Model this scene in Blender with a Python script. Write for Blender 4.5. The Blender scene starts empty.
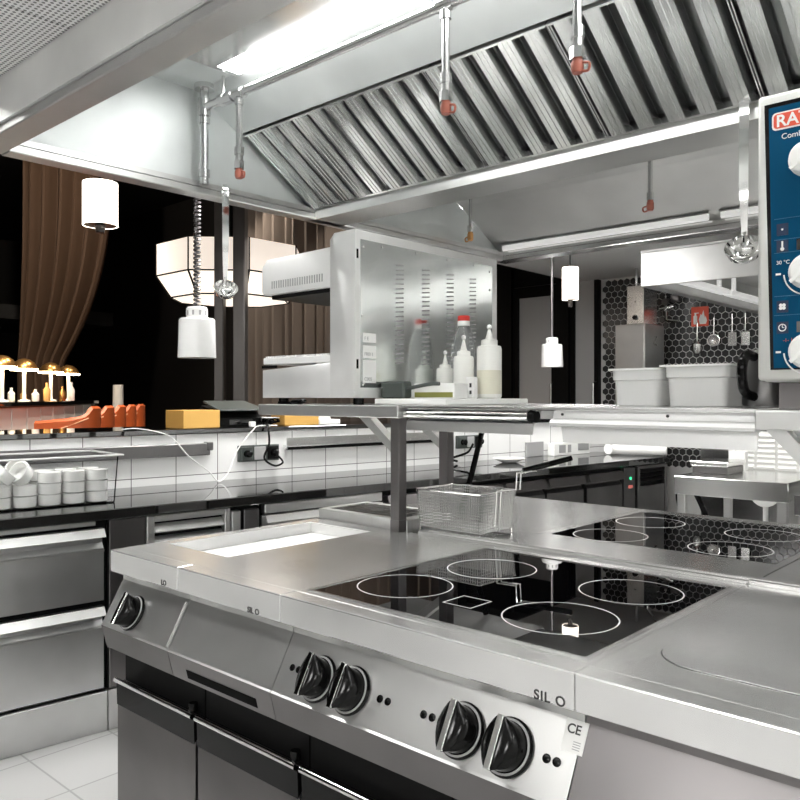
import bpy, bmesh, math, random
from mathutils import Vector, Matrix
random.seed(4)
SC = bpy.context.scene
COL = SC.collection
PI = math.pi

# ------------------------------------------------------------------ materials
MATS = {}
def new_mat(name):
    m = bpy.data.materials.new(name); m.use_nodes = True
    nt = m.node_tree
    b = nt.nodes['Principled BSDF']
    MATS[name] = m
    return m, nt, b

def plain(name, col, rough=0.5, metal=0.0, ior=1.5, emit=None, strength=0.0, trans=0.0, bump=0.0, bscale=200.0, coat=0.0):
    m, nt, b = new_mat(name)
    b.inputs['Base Color'].default_value = (*col, 1)
    b.inputs['Roughness'].default_value = rough
    b.inputs['Metallic'].default_value = metal
    b.inputs['IOR'].default_value = ior
    b.inputs['Transmission Weight'].default_value = trans
    b.inputs['Coat Weight'].default_value = coat
    if emit:
        b.inputs['Emission Color'].default_value = (*emit, 1)
        b.inputs['Emission Strength'].default_value = strength
    if bump:
        tc = nt.nodes.new('ShaderNodeTexCoord'); no = nt.nodes.new('ShaderNodeTexNoise'); bp = nt.nodes.new('ShaderNodeBump')
        no.inputs['Scale'].default_value = bscale
        bp.inputs['Strength'].default_value = bump; bp.inputs['Distance'].default_value = 0.002
        nt.links.new(tc.outputs['Object'], no.inputs['Vector']); nt.links.new(no.outputs['Fac'], bp.inputs['Height'])
        nt.links.new(bp.outputs['Normal'], b.inputs['Normal'])
    return m

def steel(name, col=(0.62, 0.62, 0.61), rough=0.28, spread=0.12, stretch=(2, 2, 120), metal=1.0, wav=0.15):
    """brushed sheet steel: streaky roughness, faint uneven tone and slight sheet waviness"""
    m, nt, b = new_mat(name)
    N = nt.nodes.new; L = nt.links.new
    tc = N('ShaderNodeTexCoord'); mp = N('ShaderNodeMapping'); mp.inputs['Scale'].default_value = stretch
    no = N('ShaderNodeTexNoise'); no.inputs['Scale'].default_value = 6; no.inputs['Detail'].default_value = 5
    L(tc.outputs['Object'], mp.inputs['Vector']); L(mp.outputs['Vector'], no.inputs['Vector'])
    mr = N('ShaderNodeMapRange'); mr.inputs['To Min'].default_value = max(0.02, rough - spread); mr.inputs['To Max'].default_value = rough + spread
    L(no.outputs['Fac'], mr.inputs['Value']); L(mr.outputs['Result'], b.inputs['Roughness'])
    n2 = N('ShaderNodeTexNoise'); n2.inputs['Scale'].default_value = 3.0; n2.inputs['Detail'].default_value = 3
    L(tc.outputs['Object'], n2.inputs['Vector'])
    cr = N('ShaderNodeValToRGB')
    cr.color_ramp.elements[0].position = 0.3; cr.color_ramp.elements[0].color = (*[c * 0.86 for c in col], 1)
    cr.color_ramp.elements[1].position = 0.7; cr.color_ramp.elements[1].color = (*[min(1, c * 1.1) for c in col], 1)
    L(n2.outputs['Fac'], cr.inputs['Fac']); L(cr.outputs['Color'], b.inputs['Base Color'])
    bp = N('ShaderNodeBump'); bp.inputs['Strength'].default_value = wav; bp.inputs['Distance'].default_value = 0.01
    L(n2.outputs['Fac'], bp.inputs['Height']); L(bp.outputs['Normal'], b.inputs['Normal'])
    b.inputs['Metallic'].default_value = metal
    return m

def brick(name, c1, c2, mortar, w, h, gap=0.004, rough=0.12, offset=0.0, axes='XY', shift=(0, 0)):
    m, nt, b = new_mat(name)
    N = nt.nodes.new; L = nt.links.new
    tc = N('ShaderNodeTexCoord'); sp = N('ShaderNodeSeparateXYZ'); cb = N('ShaderNodeCombineXYZ'); ad = N('ShaderNodeVectorMath')
    ad.operation = 'ADD'; ad.inputs[1].default_value = (shift[0], shift[1], 0)
    L(tc.outputs['Object'], sp.inputs[0])
    L(sp.outputs[axes[0]], cb.inputs['X']); L(sp.outputs[axes[1]], cb.inputs['Y'])
    L(cb.outputs[0], ad.inputs[0])
    br = N('ShaderNodeTexBrick'); br.offset = offset
    br.inputs['Scale'].default_value = 1.0; br.inputs['Brick Width'].default_value = w; br.inputs['Row Height'].default_value = h
    br.inputs['Mortar Size'].default_value = gap; br.inputs['Mortar Smooth'].default_value = 0.1
    br.inputs['Color1'].default_value = (*c1, 1); br.inputs['Color2'].default_value = (*c2, 1); br.inputs['Mortar'].default_value = (*mortar, 1)
    L(ad.outputs[0], br.inputs['Vector']); L(br.outputs['Color'], b.inputs['Base Color'])
    bp = N('ShaderNodeBump'); bp.inputs['Strength'].default_value = 0.4; bp.inputs['Distance'].default_value = 0.002; bp.invert = True
    L(br.outputs['Fac'], bp.inputs['Height']); L(bp.outputs['Normal'], b.inputs['Normal'])
    b.inputs['Roughness'].default_value = rough
    return m

def perforated(name, col, hole, pitch):
    m, nt, b = new_mat(name)
    N = nt.nodes.new; L = nt.links.new
    tc = N('ShaderNodeTexCoord'); sc = N('ShaderNodeVectorMath'); sc.operation = 'SCALE'; sc.inputs['Scale'].default_value = 1 / pitch
    fr = N('ShaderNodeVectorMath'); fr.operation = 'FRACTION'
    sb = N('ShaderNodeVectorMath'); sb.operation = 'SUBTRACT'; sb.inputs[1].default_value = (0.5, 0.5, 0)
    ml = N('ShaderNodeVectorMath'); ml.operation = 'MULTIPLY'; ml.inputs[1].default_value = (1, 1, 0)
    ln = N('ShaderNodeVectorMath'); ln.operation = 'LENGTH'
    lt = N('ShaderNodeMath'); lt.operation = 'LESS_THAN'; lt.inputs[1].default_value = 0.3
    L(tc.outputs['Object'], sc.inputs[0]); L(sc.outputs[0], fr.inputs[0]); L(fr.outputs[0], sb.inputs[0]); L(sb.outputs[0], ml.inputs[0])
    L(ml.outputs[0], ln.inputs[0]); L(ln.outputs['Value'], lt.inputs[0])
    mx = N('ShaderNodeMix'); mx.data_type = 'RGBA'
    mx.inputs['A'].default_value = (*col, 1); mx.inputs['B'].default_value = (*hole, 1)
    L(lt.outputs[0], mx.inputs['Factor']); L(mx.outputs['Result'], b.inputs['Base Color'])
    b.inputs['Metallic'].default_value = 0.2; b.inputs['Roughness'].default_value = 0.35
    return m

S = steel('brushed_steel', (0.66, 0.66, 0.65), 0.36, 0.05)
STOP = steel('worktop_steel', (0.88, 0.88, 0.87), 0.22, 0.02, (3, 3, 3), metal=0.8, wav=0.04)
SBR = steel('bright_steel', (0.82, 0.82, 0.81), 0.21, 0.03, (2, 2, 60), wav=0.12)
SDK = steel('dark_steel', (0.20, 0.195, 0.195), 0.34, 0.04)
SDOOR = steel('door_steel', (0.20, 0.19, 0.19), 0.34, 0.05)
SDR = steel('drawer_steel', (0.66, 0.66, 0.655), 0.36, 0.06, (40, 40, 1.5), wav=0.12)
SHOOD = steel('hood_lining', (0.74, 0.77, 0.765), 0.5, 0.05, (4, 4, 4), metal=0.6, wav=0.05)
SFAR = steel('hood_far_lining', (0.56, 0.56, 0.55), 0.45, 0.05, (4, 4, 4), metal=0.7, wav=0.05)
SFIL = steel('filter_steel', (0.82, 0.83, 0.82), 0.21, 0.03, (60, 4, 4), metal=0.95)
SPAN = steel('galvanised_panel', (0.70, 0.73, 0.72), 0.15, 0.05, (3, 3, 3), wav=0.3)
SRB = steel('filter_steel_shaded', (0.30, 0.31, 0.305), 0.35, 0.05)  # filter steel darkened; shade between the baffles is put into the colour
SMID = steel('satin_steel', (0.88, 0.88, 0.87), 0.21, 0.02, (3, 3, 3), metal=0.75, wav=0.04)
SGRL = steel('grill_steel', (0.84, 0.84, 0.83), 0.34, 0.05, (2, 2, 60), metal=0.6, wav=0.08)
SBAS = steel('basin_steel', (0.86, 0.86, 0.85), 0.5, 0.04, (3, 3, 3), metal=0.5, wav=0.03)
CHR = plain('chrome', (0.80, 0.80, 0.79), 0.08, 1.0)
PIPE = plain('pipe_zinc', (0.70, 0.70, 0.70), 0.22, 1.0, bump=0.1, bscale=60)
WIRE = plain('wire_steel', (0.66, 0.66, 0.65), 0.25, 1.0)
GLASSBLK = plain('black_ceramic_glass', (0.002, 0.002, 0.0025), 0.012, 0, ior=1.9)
GRAN = plain('black_granite', (0.004, 0.004, 0.004), 0.03, 0, ior=2.7)
RING = plain('zone_print', (0.75, 0.75, 0.75), 0.35)
BLK = plain('black_plastic', (0.004, 0.004, 0.004), 0.12, 0, ior=1.28)
BLKM = plain('black_matt', (0.006, 0.006, 0.006), 0.5, 0, ior=1.2)
RUB = plain('dark_gap', (0.003, 0.003, 0.003), 0.7, 0, ior=1.15)
GREY = plain('grey_plastic', (0.05, 0.06, 0.055), 0.4)
WHT = plain('white_plastic', (0.85, 0.85, 0.83), 0.35)
ENAM = plain('white_enamel', (0.84, 0.84, 0.83), 0.25, coat=0.3)
PORC = plain('white_porcelain', (0.86, 0.86, 0.84), 0.12)
SQZ = plain('squeeze_plastic', (0.86, 0.86, 0.82), 0.3)
SQZF = plain('pale_sauce', (0.70, 0.68, 0.56), 0.35)
RED = plain('red_plastic', (0.62, 0.03, 0.02), 0.35)
REDCAP = plain('red_cap', (0.42, 0.13, 0.09), 0.4)
BRASS = plain('copper_nozzle', (0.62, 0.30, 0.16), 0.35, 0.7)
ORCAP = plain('amber_cap', (0.60, 0.30, 0.10), 0.4)
CARD = plain('cardboard', (0.62, 0.36, 0.09), 0.75, bump=0.15, bscale=90)
CARD2 = plain('cardboard_end', (0.50, 0.27, 0.06), 0.8, bump=0.15, bscale=90)
PAPER = plain('paper', (0.82, 0.82, 0.80), 0.7)
OLIVE = plain('olive_print', (0.22, 0.22, 0.05), 0.5)
BLUE = plain('panel_blue', (0.0, 0.060, 0.135), 0.6, 0, ior=1.2)
BLUED = plain('panel_navy', (0.002, 0.018, 0.06), 0.4)
OVFR = plain('oven_frame', (0.72, 0.72, 0.69), 0.35, 0.5, bump=0.05, bscale=120)
INK = plain('ink', (0.03, 0.03, 0.03), 0.5)
GRY2 = plain('mid_grey_print', (0.35, 0.35, 0.35), 0.5)
PET = plain('clear_plastic', (0.96, 0.97, 0.97), 0.03, 0, ior=1.25, trans=0.97)
PC = plain('clear_polycarbonate', (0.985, 0.99, 0.99), 0.0, 0, ior=1.16, trans=1.0)
FROST = plain('frosted_polycarbonate', (0.95, 0.95, 0.94), 0.25, 0, ior=1.3, trans=0.45)
HEXT = plain('hex_tile_black', (0.05, 0.05, 0.051), 0.14)
HEXG = plain('hex_grout', (0.6, 0.6, 0.59), 0.8)
TILE = brick('white_wall_tile', (0.86, 0.86, 0.85), (0.84, 0.84, 0.83), (0.16, 0.15, 0.15), 0.24, 0.245, 0.0022, 0.10, axes='XZ', shift=(-0.055, -0.945 + 0.245 * 4))
WTILE = brick('kitchen_wall_tile', (0.82, 0.82, 0.81), (0.80, 0.80, 0.79), (0.4, 0.4, 0.4), 0.3, 0.3, 0.003, 0.15, axes='YZ')
WTILEX = brick('kitchen_wall_tile_rear', (0.82, 0.82, 0.81), (0.80, 0.80, 0.79), (0.4, 0.4, 0.4), 0.3, 0.3, 0.003, 0.15, axes='XZ')
FLOORM = brick('floor_tile', (0.48, 0.48, 0.475), (0.45, 0.45, 0.445), (0.30, 0.30, 0.295), 0.33, 0.33, 0.004, 0.35, axes='XY', shift=(0.03, 0.08))
PERF = perforated('perforated_ceiling', (0.88, 0.88, 0.87), (0.16, 0.16, 0.16), 0.0125)
PAINT = plain('white_paint', (0.80, 0.80, 0.79), 0.6)
DARKW = plain('dark_wall', (0.012, 0.011, 0.011), 0.6)
DARKC = plain('dark_ceiling', (0.010, 0.010, 0.011), 0.8)
SOFF = plain('dark_soffit', (0.05, 0.05, 0.05), 0.6)
DFLOOR = plain('dark_floor', (0.02, 0.017, 0.015), 0.3)
DGLASS = plain('glass_reflection_grey', (0.42, 0.42, 0.42), 0.3, 0.0, bump=0.1, bscale=40)  # opaque grey stands in for the reflection on the door panes
CURT = plain('brown_velvet', (0.115, 0.068, 0.042), 0.8, bump=0.1)
CURG = plain('taupe_curtain', (0.17, 0.145, 0.13), 0.85, bump=0.1)
MULL = plain('bronze_post', (0.10, 0.09, 0.085), 0.35, 0.5)
ORNG = plain('rust_leather', (0.50, 0.10, 0.025), 0.45, bump=0.1, bscale=80)
GOLD = plain('brass_dome', (0.55, 0.30, 0.10), 0.3, 0.9)
BARW = plain('white_bar_front', (0.75, 0.77, 0.76), 0.35)
LIT = plain('hood_lamp_diffuser', (0.9, 0.9, 0.9), 0.5, emit=(1.0, 1.0, 0.98), strength=11)
LITF = plain('strip_lamp', (0.9, 0.9, 0.9), 0.5, emit=(1.0, 0.99, 0.96), strength=0.2)
LITFILL = plain('plenum_fill_lamp', (0.9, 0.9, 0.9), 0.5, emit=(1.0, 0.99, 0.97), strength=5)
LITC = plain('unseen_ceiling_lamp', (0.9, 0.9, 0.9), 0.5, emit=(1.0, 0.99, 0.97), strength=20)
LITP = plain('pendant_shade_lit', (0.9, 0.88, 0.84), 0.6, emit=(1.0, 0.88, 0.76), strength=2.6)
LITS = plain('drum_shade_lit', (0.8, 0.75, 0.7), 0.7, emit=(1.0, 0.86, 0.74), strength=0.42)
LITB = plain('drum_diffuser_lit', (0.8, 0.75, 0.7), 0.7, emit=(1.0, 0.88, 0.74), strength=0.7)
LITW = plain('warm_bulb', (0.9, 0.8, 0.6), 0.6, emit=(1.0, 0.76, 0.45), strength=14)
SPOT = plain('downlight_lit', (0.9, 0.9, 0.9), 0.6, emit=(1.0, 0.93, 0.85), strength=3)
GREENLED = plain('green_led', (0.0, 0.3, 0.1), 0.4, emit=(0.05, 0.9, 0.35), strength=0.8)
LOUV = plain('white_louvre', (0.82, 0.82, 0.80), 0.4)
SIGNR = plain('sign_red', (0.75, 0.10, 0.05), 0.4)
FLAME = plain('amber_glassware', (0.55, 0.33, 0.12), 0.2)

# ------------------------------------------------------------------ mesh helper
class MB:
    def __init__(s): s.bm = bmesh.new(); s.mi = 0
    def _tag(s, fs):
        for f in fs: f.material_index = s.mi
    def box(s, x0, x1, y0, y1, z0, z1, bev=0.0, seg=1):
        c = [(x, y, z) for z in (z0, z1) for x, y in ((x0, y0), (x1, y0), (x1, y1), (x0, y1))]
        return s.hexa(c, bev, seg)
    def hexa(s, c, bev=0.0, seg=1):
        v = [s.bm.verts.new(p) for p in c]
        fs = [s.bm.faces.new([v[i] for i in q]) for q in ((3, 2, 1, 0), (4, 5, 6, 7), (0, 1, 5, 4), (1, 2, 6, 5), (2, 3, 7, 6), (3, 0, 4, 7))]
        s._tag(fs)
        if bev:
            es = list({e for f in fs for e in f.edges})
            r = bmesh.ops.bevel(s.bm, geom=es, offset=bev, segments=seg, affect='EDGES', profile=0.5)
            s._tag(r['faces'])
        return s
    def prism(s, pts, axis, a, b, bev=0.0):
        """closed 2-D outline swept along an axis; pts are the two other coordinates in xyz order"""
        def mk(p, q):
            return {'x': (q, p[0], p[1]), 'y': (p[0], q, p[1]), 'z': (p[0], p[1], q)}[axis]
        A = [s.bm.verts.new(mk(p, a)) for p in pts]; B = [s.bm.verts.new(mk(p, b)) for p in pts]
        n = len(pts)
        fs = [s.bm.faces.new(A), s.bm.faces.new(B[::-1])]
        fs += [s.bm.faces.new((A[i], B[i], B[(i + 1) % n], A[(i + 1) % n])) for i in range(n)]
        bmesh.ops.recalc_face_normals(s.bm, faces=fs)
        s._tag(fs)
        if bev:
            es = list({e for f in fs for e in f.edges})
            r = bmesh.ops.bevel(s.bm, geom=es, offset=bev, segments=2, affect='EDGES', profile=0.5)
            s._tag(r['faces'])
        return s
    def ring(s, rings, close=True, caps=True):
        vs = [[s.bm.verts.new(p) for p in r] for r in rings]; fs = []
        n = len(vs[0])
        for a, b in zip(vs, vs[1:]):
            for i in range(n if close else n - 1):
                fs.append(s.bm.faces.new((a[i], a[(i + 1) % n], b[(i + 1) % n], b[i])))
        if caps and close:
            fs.append(s.bm.faces.new(vs[0][::-1])); fs.append(s.bm.faces.new(vs[-1]))
        s._tag(fs)
        return s
    def tube(s, pts, r, n=8, caps=True):
        pts = [Vector(p) for p in pts]; rings = []
        up = None
        for i, p in enumerate(pts):
            if i == 0: t = pts[1] - p
            elif i == len(pts) - 1: t = p - pts[i - 1]
            else: t = (pts[i + 1] - p).normalized() + (p - pts[i - 1]).normalized()
            t.normalize()
            if up is None:
                up = Vector((0, 0, 1)) if abs(t.z) < 0.9 else Vector((1, 0, 0))
            u = t.cross(up).normalized(); w = u.cross(t).normalized(); up = w
            rr = r[i] if isinstance(r, (list, tuple)) else r
            rings.append([p + (u * math.cos(2 * PI * k / n) + w * math.sin(2 * PI * k / n)) * rr for k in range(n)])
        return s.ring(rings, True, caps)
    def lathe(s, prof, c=(0, 0, 0), n=24, M=None, caps=True):
        rings = []
        for r, z in prof:
            R = []
            for k in range(n):
                p = Vector((r * math.cos(2 * PI * k / n), r * math.sin(2 * PI * k / n), z))
                if M is not None: p = M @ p
                R.append(p + Vector(c))
            rings.append(R)
        return s.ring(rings, True, caps)
    def disc_ring(s, c, r0, r1, z, h, n=48):
        return s.lathe([(r0, z), (r1, z), (r1, z + h), (r0, z + h), (r0, z)], c, n, caps=False)
    def quad(s, *p):
        f = s.bm.faces.new([s.bm.verts.new(q) for q in p]); s._tag([f]); return s
    def xf(s, M):
        s.bm.transform(M); return s

OFF = {}
def finish(name, mb, mats, parent, off, smooth):
    me = bpy.data.meshes.new(name)
    bmesh.ops.translate(mb.bm, verts=mb.bm.verts, vec=-Vector(off))
    mb.bm.to_mesh(me); mb.bm.free()
    for m in (mats if isinstance(mats, (list, tuple)) else [mats]): me.materials.append(m)
    if smooth:
        for p in me.polygons: p.use_smooth = True
        me.set_sharp_from_angle(angle=math.radians(35))
    o = bpy.data.objects.new(name, me); COL.objects.link(o)
    if parent is not None: o.parent = parent
    return o
def tag(o, label=None, cat=None, group=None, kind=None):
    if label: o['label'] = label
    if cat: o['category'] = cat
    if group: o['group'] = group
    if kind: o['kind'] = kind
    return o
def thing(name, label, cat, loc=(0, 0, 0), rot=0.0, group=None, local=None):
    """Empty at a thing's base; its parts' meshes are written in the frame in which loc (or local) lies"""
    o = bpy.data.objects.new(name, None); COL.objects.link(o); o.empty_display_size = 0.1
    o.location = loc; o.rotation_euler = (0, 0, rot)
    OFF[o.name] = Vector(local if local is not None else loc)
    return tag(o, label, cat, group)
def part(name, mb, mats, parent, smooth=True, label=None):
    off = OFF[parent.name]
    o = finish(name, mb, mats, parent, off, smooth); OFF[o.name] = off
    if label: o['label'] = label
    return o
def single(name, mb, mats, label, cat, group=None, smooth=True, fr=None):
    bm = mb.bm
    xs = [v.co.x for v in bm.verts]; ys = [v.co.y for v in bm.verts]; zs = [v.co.z for v in bm.verts]
    b = Vector(((min(xs) + max(xs)) / 2, (min(ys) + max(ys)) / 2, min(zs)))
    o = finish(name, mb, mats, None, b, smooth)
    OFF[o.name] = b
    if fr: o.location = fr.pt(*b); o.rotation_euler = (0, 0, fr.rot)
    else: o.location = b
    return tag(o, label, cat, group)
def struct(name, mb, mats, fr=None, smooth=False, parent=None):
    o = finish(name, mb, mats, parent, (0, 0, 0), smooth)
    OFF[o.name] = Vector((0, 0, 0))
    if fr: o.location = fr.pt(0, 0, 0); o.rotation_euler = (0, 0, fr.rot)
    if parent is None: o['kind'] = 'structure'
    return o
def copy_tree(o, parent=None):
    c = o.copy(); COL.objects.link(c)
    if parent is not None: c.parent = parent
    for ch in [k for k in bpy.data.objects if k.parent == o]: copy_tree(ch, c)
    return c
def lettering(text, size, parent, loc, rot, mat, name='lettering', align='LEFT', ext=0.0004, spacing=1.0, bold=0.0):
    cu = bpy.data.curves.new(name, 'FONT'); cu.body = text; cu.size = size; cu.extrude = ext; cu.align_x = align; cu.space_character = spacing
    cu.offset = bold
    cu.materials.append(mat)
    o = bpy.data.objects.new(name, cu); COL.objects.link(o); o.parent = parent
    o.location = Vector(loc) - OFF[parent.name]; o.rotation_euler = rot
    dg = bpy.context.evaluated_depsgraph_get(); bpy.context.view_layer.update()
    me = bpy.data.meshes.new_from_object(o.evaluated_get(bpy.context.evaluated_depsgraph_get()))
    bpy.data.objects.remove(o); bpy.data.curves.remove(cu)
    o = bpy.data.objects.new(name, me); COL.objects.link(o); o.parent = parent
    o.location = Vector(loc) - OFF[parent.name]; o.rotation_euler = rot
    OFF[o.name] = OFF[parent.name]
    return o
class Frame:
    def __init__(s, o, rot): s.o = Vector(o); s.rot = rot
    def pt(s, x, y, z):
        c, n = math.cos(s.rot), math.sin(s.rot)
        return Vector((s.o.x + c * x - n * y, s.o.y + n * x + c * y, s.o.z + z))

# ------------------------------------------------------------------ camera
cam = bpy.data.cameras.new('camera'); co = bpy.data.objects.new('camera', cam); COL.objects.link(co)
co.location = (0, 0, 1.36); co.rotation_euler = (PI / 2, 0, math.radians(42.3))
cam.sensor_width = 36; cam.lens = 786 / 800 * 36; cam.shift_y = -3 / 800; cam.clip_start = 0.02
SC.camera = co
SC.view_settings.view_transform = 'Standard'; SC.view_settings.look = 'None'; SC.view_settings.gamma = 1
SC.view_settings.exposure = 0.85; SC.view_settings.use_curve_mapping = False
w = bpy.data.worlds.new('world'); SC.world = w; w.use_nodes = True
w.node_tree.nodes['Background'].inputs[0].default_value = (0.05, 0.05, 0.055, 1)
w.node_tree.nodes['Background'].inputs[1].default_value = 0.6

# counter frame: x runs along the pass counter (away), y towards the dining room
CF = Frame((-3.085, 1.17, 0), math.atan2(0.9931, 0.1169))

# ------------------------------------------------------------------ the setting
b = MB(); b.box(-4.6, 2.3, -3.2, 7.7, -0.1, 0); struct('floor', b, FLOORM)
b = MB(); b.prism([(-4.0, -3.2), (2.3, -3.2), (2.3, 7.6), (-4.3, 7.6)], 'z', 2.6, 2.7); struct('ceiling', b, PAINT)
b = MB(); b.box(2.2, 2.3, -3.2, 7.6, 0, 2.6); struct('wall_right', b, WTILE)
b = MB(); b.box(-4.6, 2.2, -3.3, -3.2, 0, 2.6); struct('wall_front', b, WTILEX)
b = MB(); b.box(-4.06, 2.3, 7.6, 7.7, 0, 2.6)
wb = struct('wall_back', b, HEXG)
hx = MB(); P_ = 0.069; R_ = P_ / math.sqrt(3) * 0.92
for j in range(int(1.95 / (P_ * 0.866))):
    for i in range(int(3.9 / P_)):
        cx = -3.98 + i * P_ + (P_ / 2 if j % 2 else 0); cz = 0.7 + j * P_ * 0.866
        ring0 = [(cx + R_ * math.sin(k * PI / 3), 7.602, cz + R_ * math.cos(k * PI / 3)) for k in range(6)]
        ring1 = [(cx + R_ * 0.95 * math.sin(k * PI / 3), 7.594, cz + R_ * 0.95 * math.cos(k * PI / 3)) for k in range(6)]
        hx.ring([ring0, ring1], True, False)
        f = hx.bm.faces.new([hx.bm.verts.new(p) for p in ring1])
bmesh.ops.recalc_face_normals(hx.bm, faces=hx.bm.faces)
o = finish('hexagon_tiles', hx, HEXT, wb, (0, 0, 0), False)
b = MB(); b.prism([(-4.0, -3.2), (-4.02, -3.2), (-4.32, 7.6), (-4.3, 7.6)], 'z', 2.6, 4.8); struct('wall_bulkhead', b, DARKW)
# dining room shell
b = MB(); b.box(-18, -4.3, -3.2, 7.7, -0.1, 0.2); struct('floor_dining', b, DFLOOR)
b = MB(); b.box(-18, -4.0, -3.2, 7.8, 4.8, 4.9); struct('ceiling_dining', b, DARKC)
b = MB(); b.box(-18.1, -18, -3.2, 7.8, 0.2, 4.8); struct('wall_left', b, DARKW)
b = MB(); b.box(-18, -4.4, -3.4, -3.3, 0.2, 4.8); struct('wall_dining_front', b, DARKW)
b = MB(); b.box(-18, -4.06, 7.65, 7.75, 0.2, 4.8); struct('wall_dining_back', b, DARKW)
b = MB(); b.box(-17.9, -14.5, 1.5, 7.6, 2.75, 3.0); struct('trim_1', b, SOFF)
b = MB(); b.box(-0.045, 0.045, -0.06, 0.06, 0.2, 4.8, 0.006); b.box(-0.2, -0.13, -0.02, 0.07, 0.2, 4.8, 0.006)
b.xf(Matrix.Translation((-4.94, 3.62, 0)) @ Matrix.Rotation(math.radians(40), 4, 'Z')); struct('trim_2', b, MULL)

# ------------------------------------------------------------------ dark doors beside the hex wall
def door(n, x0, x1, ztop, side=0.07):
    b = MB(); y0, y1 = 7.53, 7.60
    b.box(x0, x0 + side, y0, y1, 0.2, ztop, 0.004); b.box(x1 - side, x1, y0, y1, 0.2, ztop, 0.004)
    b.box(x0 + side, x1 - side, y0, y1, ztop - 0.12, ztop); b.box(x0 + side, x1 - side, y0, y1, 0.2, 0.35)
    d = struct('door_%d' % n, b, BLKM)
    b = MB(); b.box(x0 + side, x1 - side, 7.555, 7.57, 0.35, ztop - 0.12); finish('glass_pane', b, DGLASS, d, (0, 0, 0), False)
    b = MB(); b.tube([(x1 - side / 2, 7.52, 0.95), (x1 - side / 2, 7.47, 0.97), (x1 - side / 2, 7.47, 1.5), (x1 - side / 2, 7.52, 1.52)], 0.012); finish('door_handle', b, CHR, d, (0, 0, 0), True)
door(1, -5.10, -4.53, 2.60)
door(2, -4.36, -4.03, 2.75, 0.05)
b = MB(); b.box(-5.75, -5.11, 7.50, 7.64, 0.2, 2.9); b.box(-4.52, -4.37, 7.50, 7.64, 0.2, 2.9); b.box(-5.11, -4.52, 7.56, 7.64, 2.61, 2.9); struct('trim_3', b, BLKM)

# ------------------------------------------------------------------ pass wall, ledge, counter (counter frame)
b = MB(); b.box(-2.6, 5.6, 0.68, 0.92, 0, 1.162); struct('wall_pass', b, TILE, CF)
b = MB(); b.box(-2.6, 5.5, 0.662, 1.2, 1.165, 1.19, 0.003)
single('pass_ledge', b, GRAN, 'long black stone ledge on top of the white tiled pass wall', 'ledge', fr=CF)
b = MB(); b.box(-2.6, 4.74, -0.022, 0.678, 0.862, 0.905, 0.004)
single('granite_worktop', b, GRAN, 'long glossy black stone worktop running below the white tiles', 'worktop', fr=CF)

def cthing(name, label, cat, s, off, z=0.0, group=None):
    return thing(name, label, cat, CF.pt(s, off, z), CF.rot, group, (s, off, z))

def drawer_front(root, s0, s1, z0, z1, lip, mat):
    """flat face with a scooped grip and a slanting lip along the top"""
    d = MB(); d.prism([(0.0, z0), (0.0, z1 - 0.085), (0.018, z1 - 0.06), (0.018, z1 - 0.004), (0.03, z1 - 0.004), (0.03, z0)], 'x', s0, s1)
    dr = part('drawer', d, mat, root)
    h = MB(); h.prism([(-0.030, z1 - 0.034), (-0.034, z1 - 0.032), (-0.012, z1), (0.018, z1), (0.018, z1 - 0.005), (-0.010, z1 - 0.006)], 'x', s0, s1 - 0.002)
    part('handle', h, lip, dr)
    e = MB(); e.prism([(-0.006, z1 - 0.094), (-0.006, z1 - 0.086), (0.004, z1 - 0.08), (0.004, z1 - 0.094)], 'x', s0, s1); part('grip_edge', e, lip, dr)
    return dr
def carcass(root, s0, s1, mat=BLKM, zt=0.858, plinth=True, pm=SDR):
    b = MB(); b.box(s0, s1, 0.034, 0.66, 0.165, zt); part('carcass', b, mat, root)
    if plinth:
        b = MB(); b.box(s0, s1, 0.002, 0.64, 0.0, 0.162, 0.003); part('plinth', b, pm, root)

r = cthing('drawer_cabinet', 'steel cabinet of two wide drawers below the ramekin tub', 'cabinet', -0.1, 0.33)
carcass(r, -0.60, 0.402)
b = MB(); b.box(-0.60, 0.35, -0.004, 0.03, 0.842, 0.858); part('top_rail', b, SDR, r)
drawer_front(r, -0.60, 0.385, 0.535, 0.828, S, SDR); drawer_front(r, -0.60, 0.385, 0.180, 0.512, S, SDR)

r = cthing('vent_cabinet', 'steel base unit with horizontal vent louvres behind the island corner', 'cabinet', 0.76, 0.33)
carcass(r, 0.406, 1.126)
b = MB(); b.box(0.408, 0.562, 0.0, 0.03, 0.17, 0.856, 0.003); part('side_panel', b, SDOOR, r)
b = MB(); b.box(0.566, 0.60, -0.004, 0.03, 0.17, 0.856, 0.003); b.box(0.93, 0.958, -0.004, 0.03, 0.17, 0.856, 0.003); b.box(0.60, 0.93, -0.004, 0.03, 0.83, 0.856); b.box(0.60, 0.93, -0.004, 0.03, 0.17, 0.60)
part('vent_frame', b, S, r)
b = MB()
for k in range(4): b.prism([(-0.002, 0.628 + k * 0.053), (0.0, 0.632 + k * 0.053), (0.03, 0.658 + k * 0.053), (0.03, 0.652 + k * 0.053), (0.004, 0.622 + k * 0.053)], 'x', 0.602, 0.928)
part('louvre_slats', b, S, r)
b = MB(); b.box(0.965, 1.01, -0.006, 0.03, 0.17, 0.84, 0.004); part('post', b, S, r)
b = MB(); b.box(1.03, 1.11, 0.0, 0.03, 0.17, 0.84, 0.003); part('hinge_strip', b, SDK, r)

r = cthing('drawer_cabinet', 'steel drawer cabinet seen low behind the flue grating', 'cabinet', 1.5, 0.33)
carcass(r, 1.130, 1.856)
drawer_front(r, 1.135, 1.85, 0.535, 0.806, S, SDR); drawer_front(r, 1.135, 1.85, 0.180, 0.512, S, SDR)
b = MB(); b.box(1.135, 1.85, -0.008, 0.03, 0.812, 0.858, 0.003); part('top_rail', b, S, r)

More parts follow.
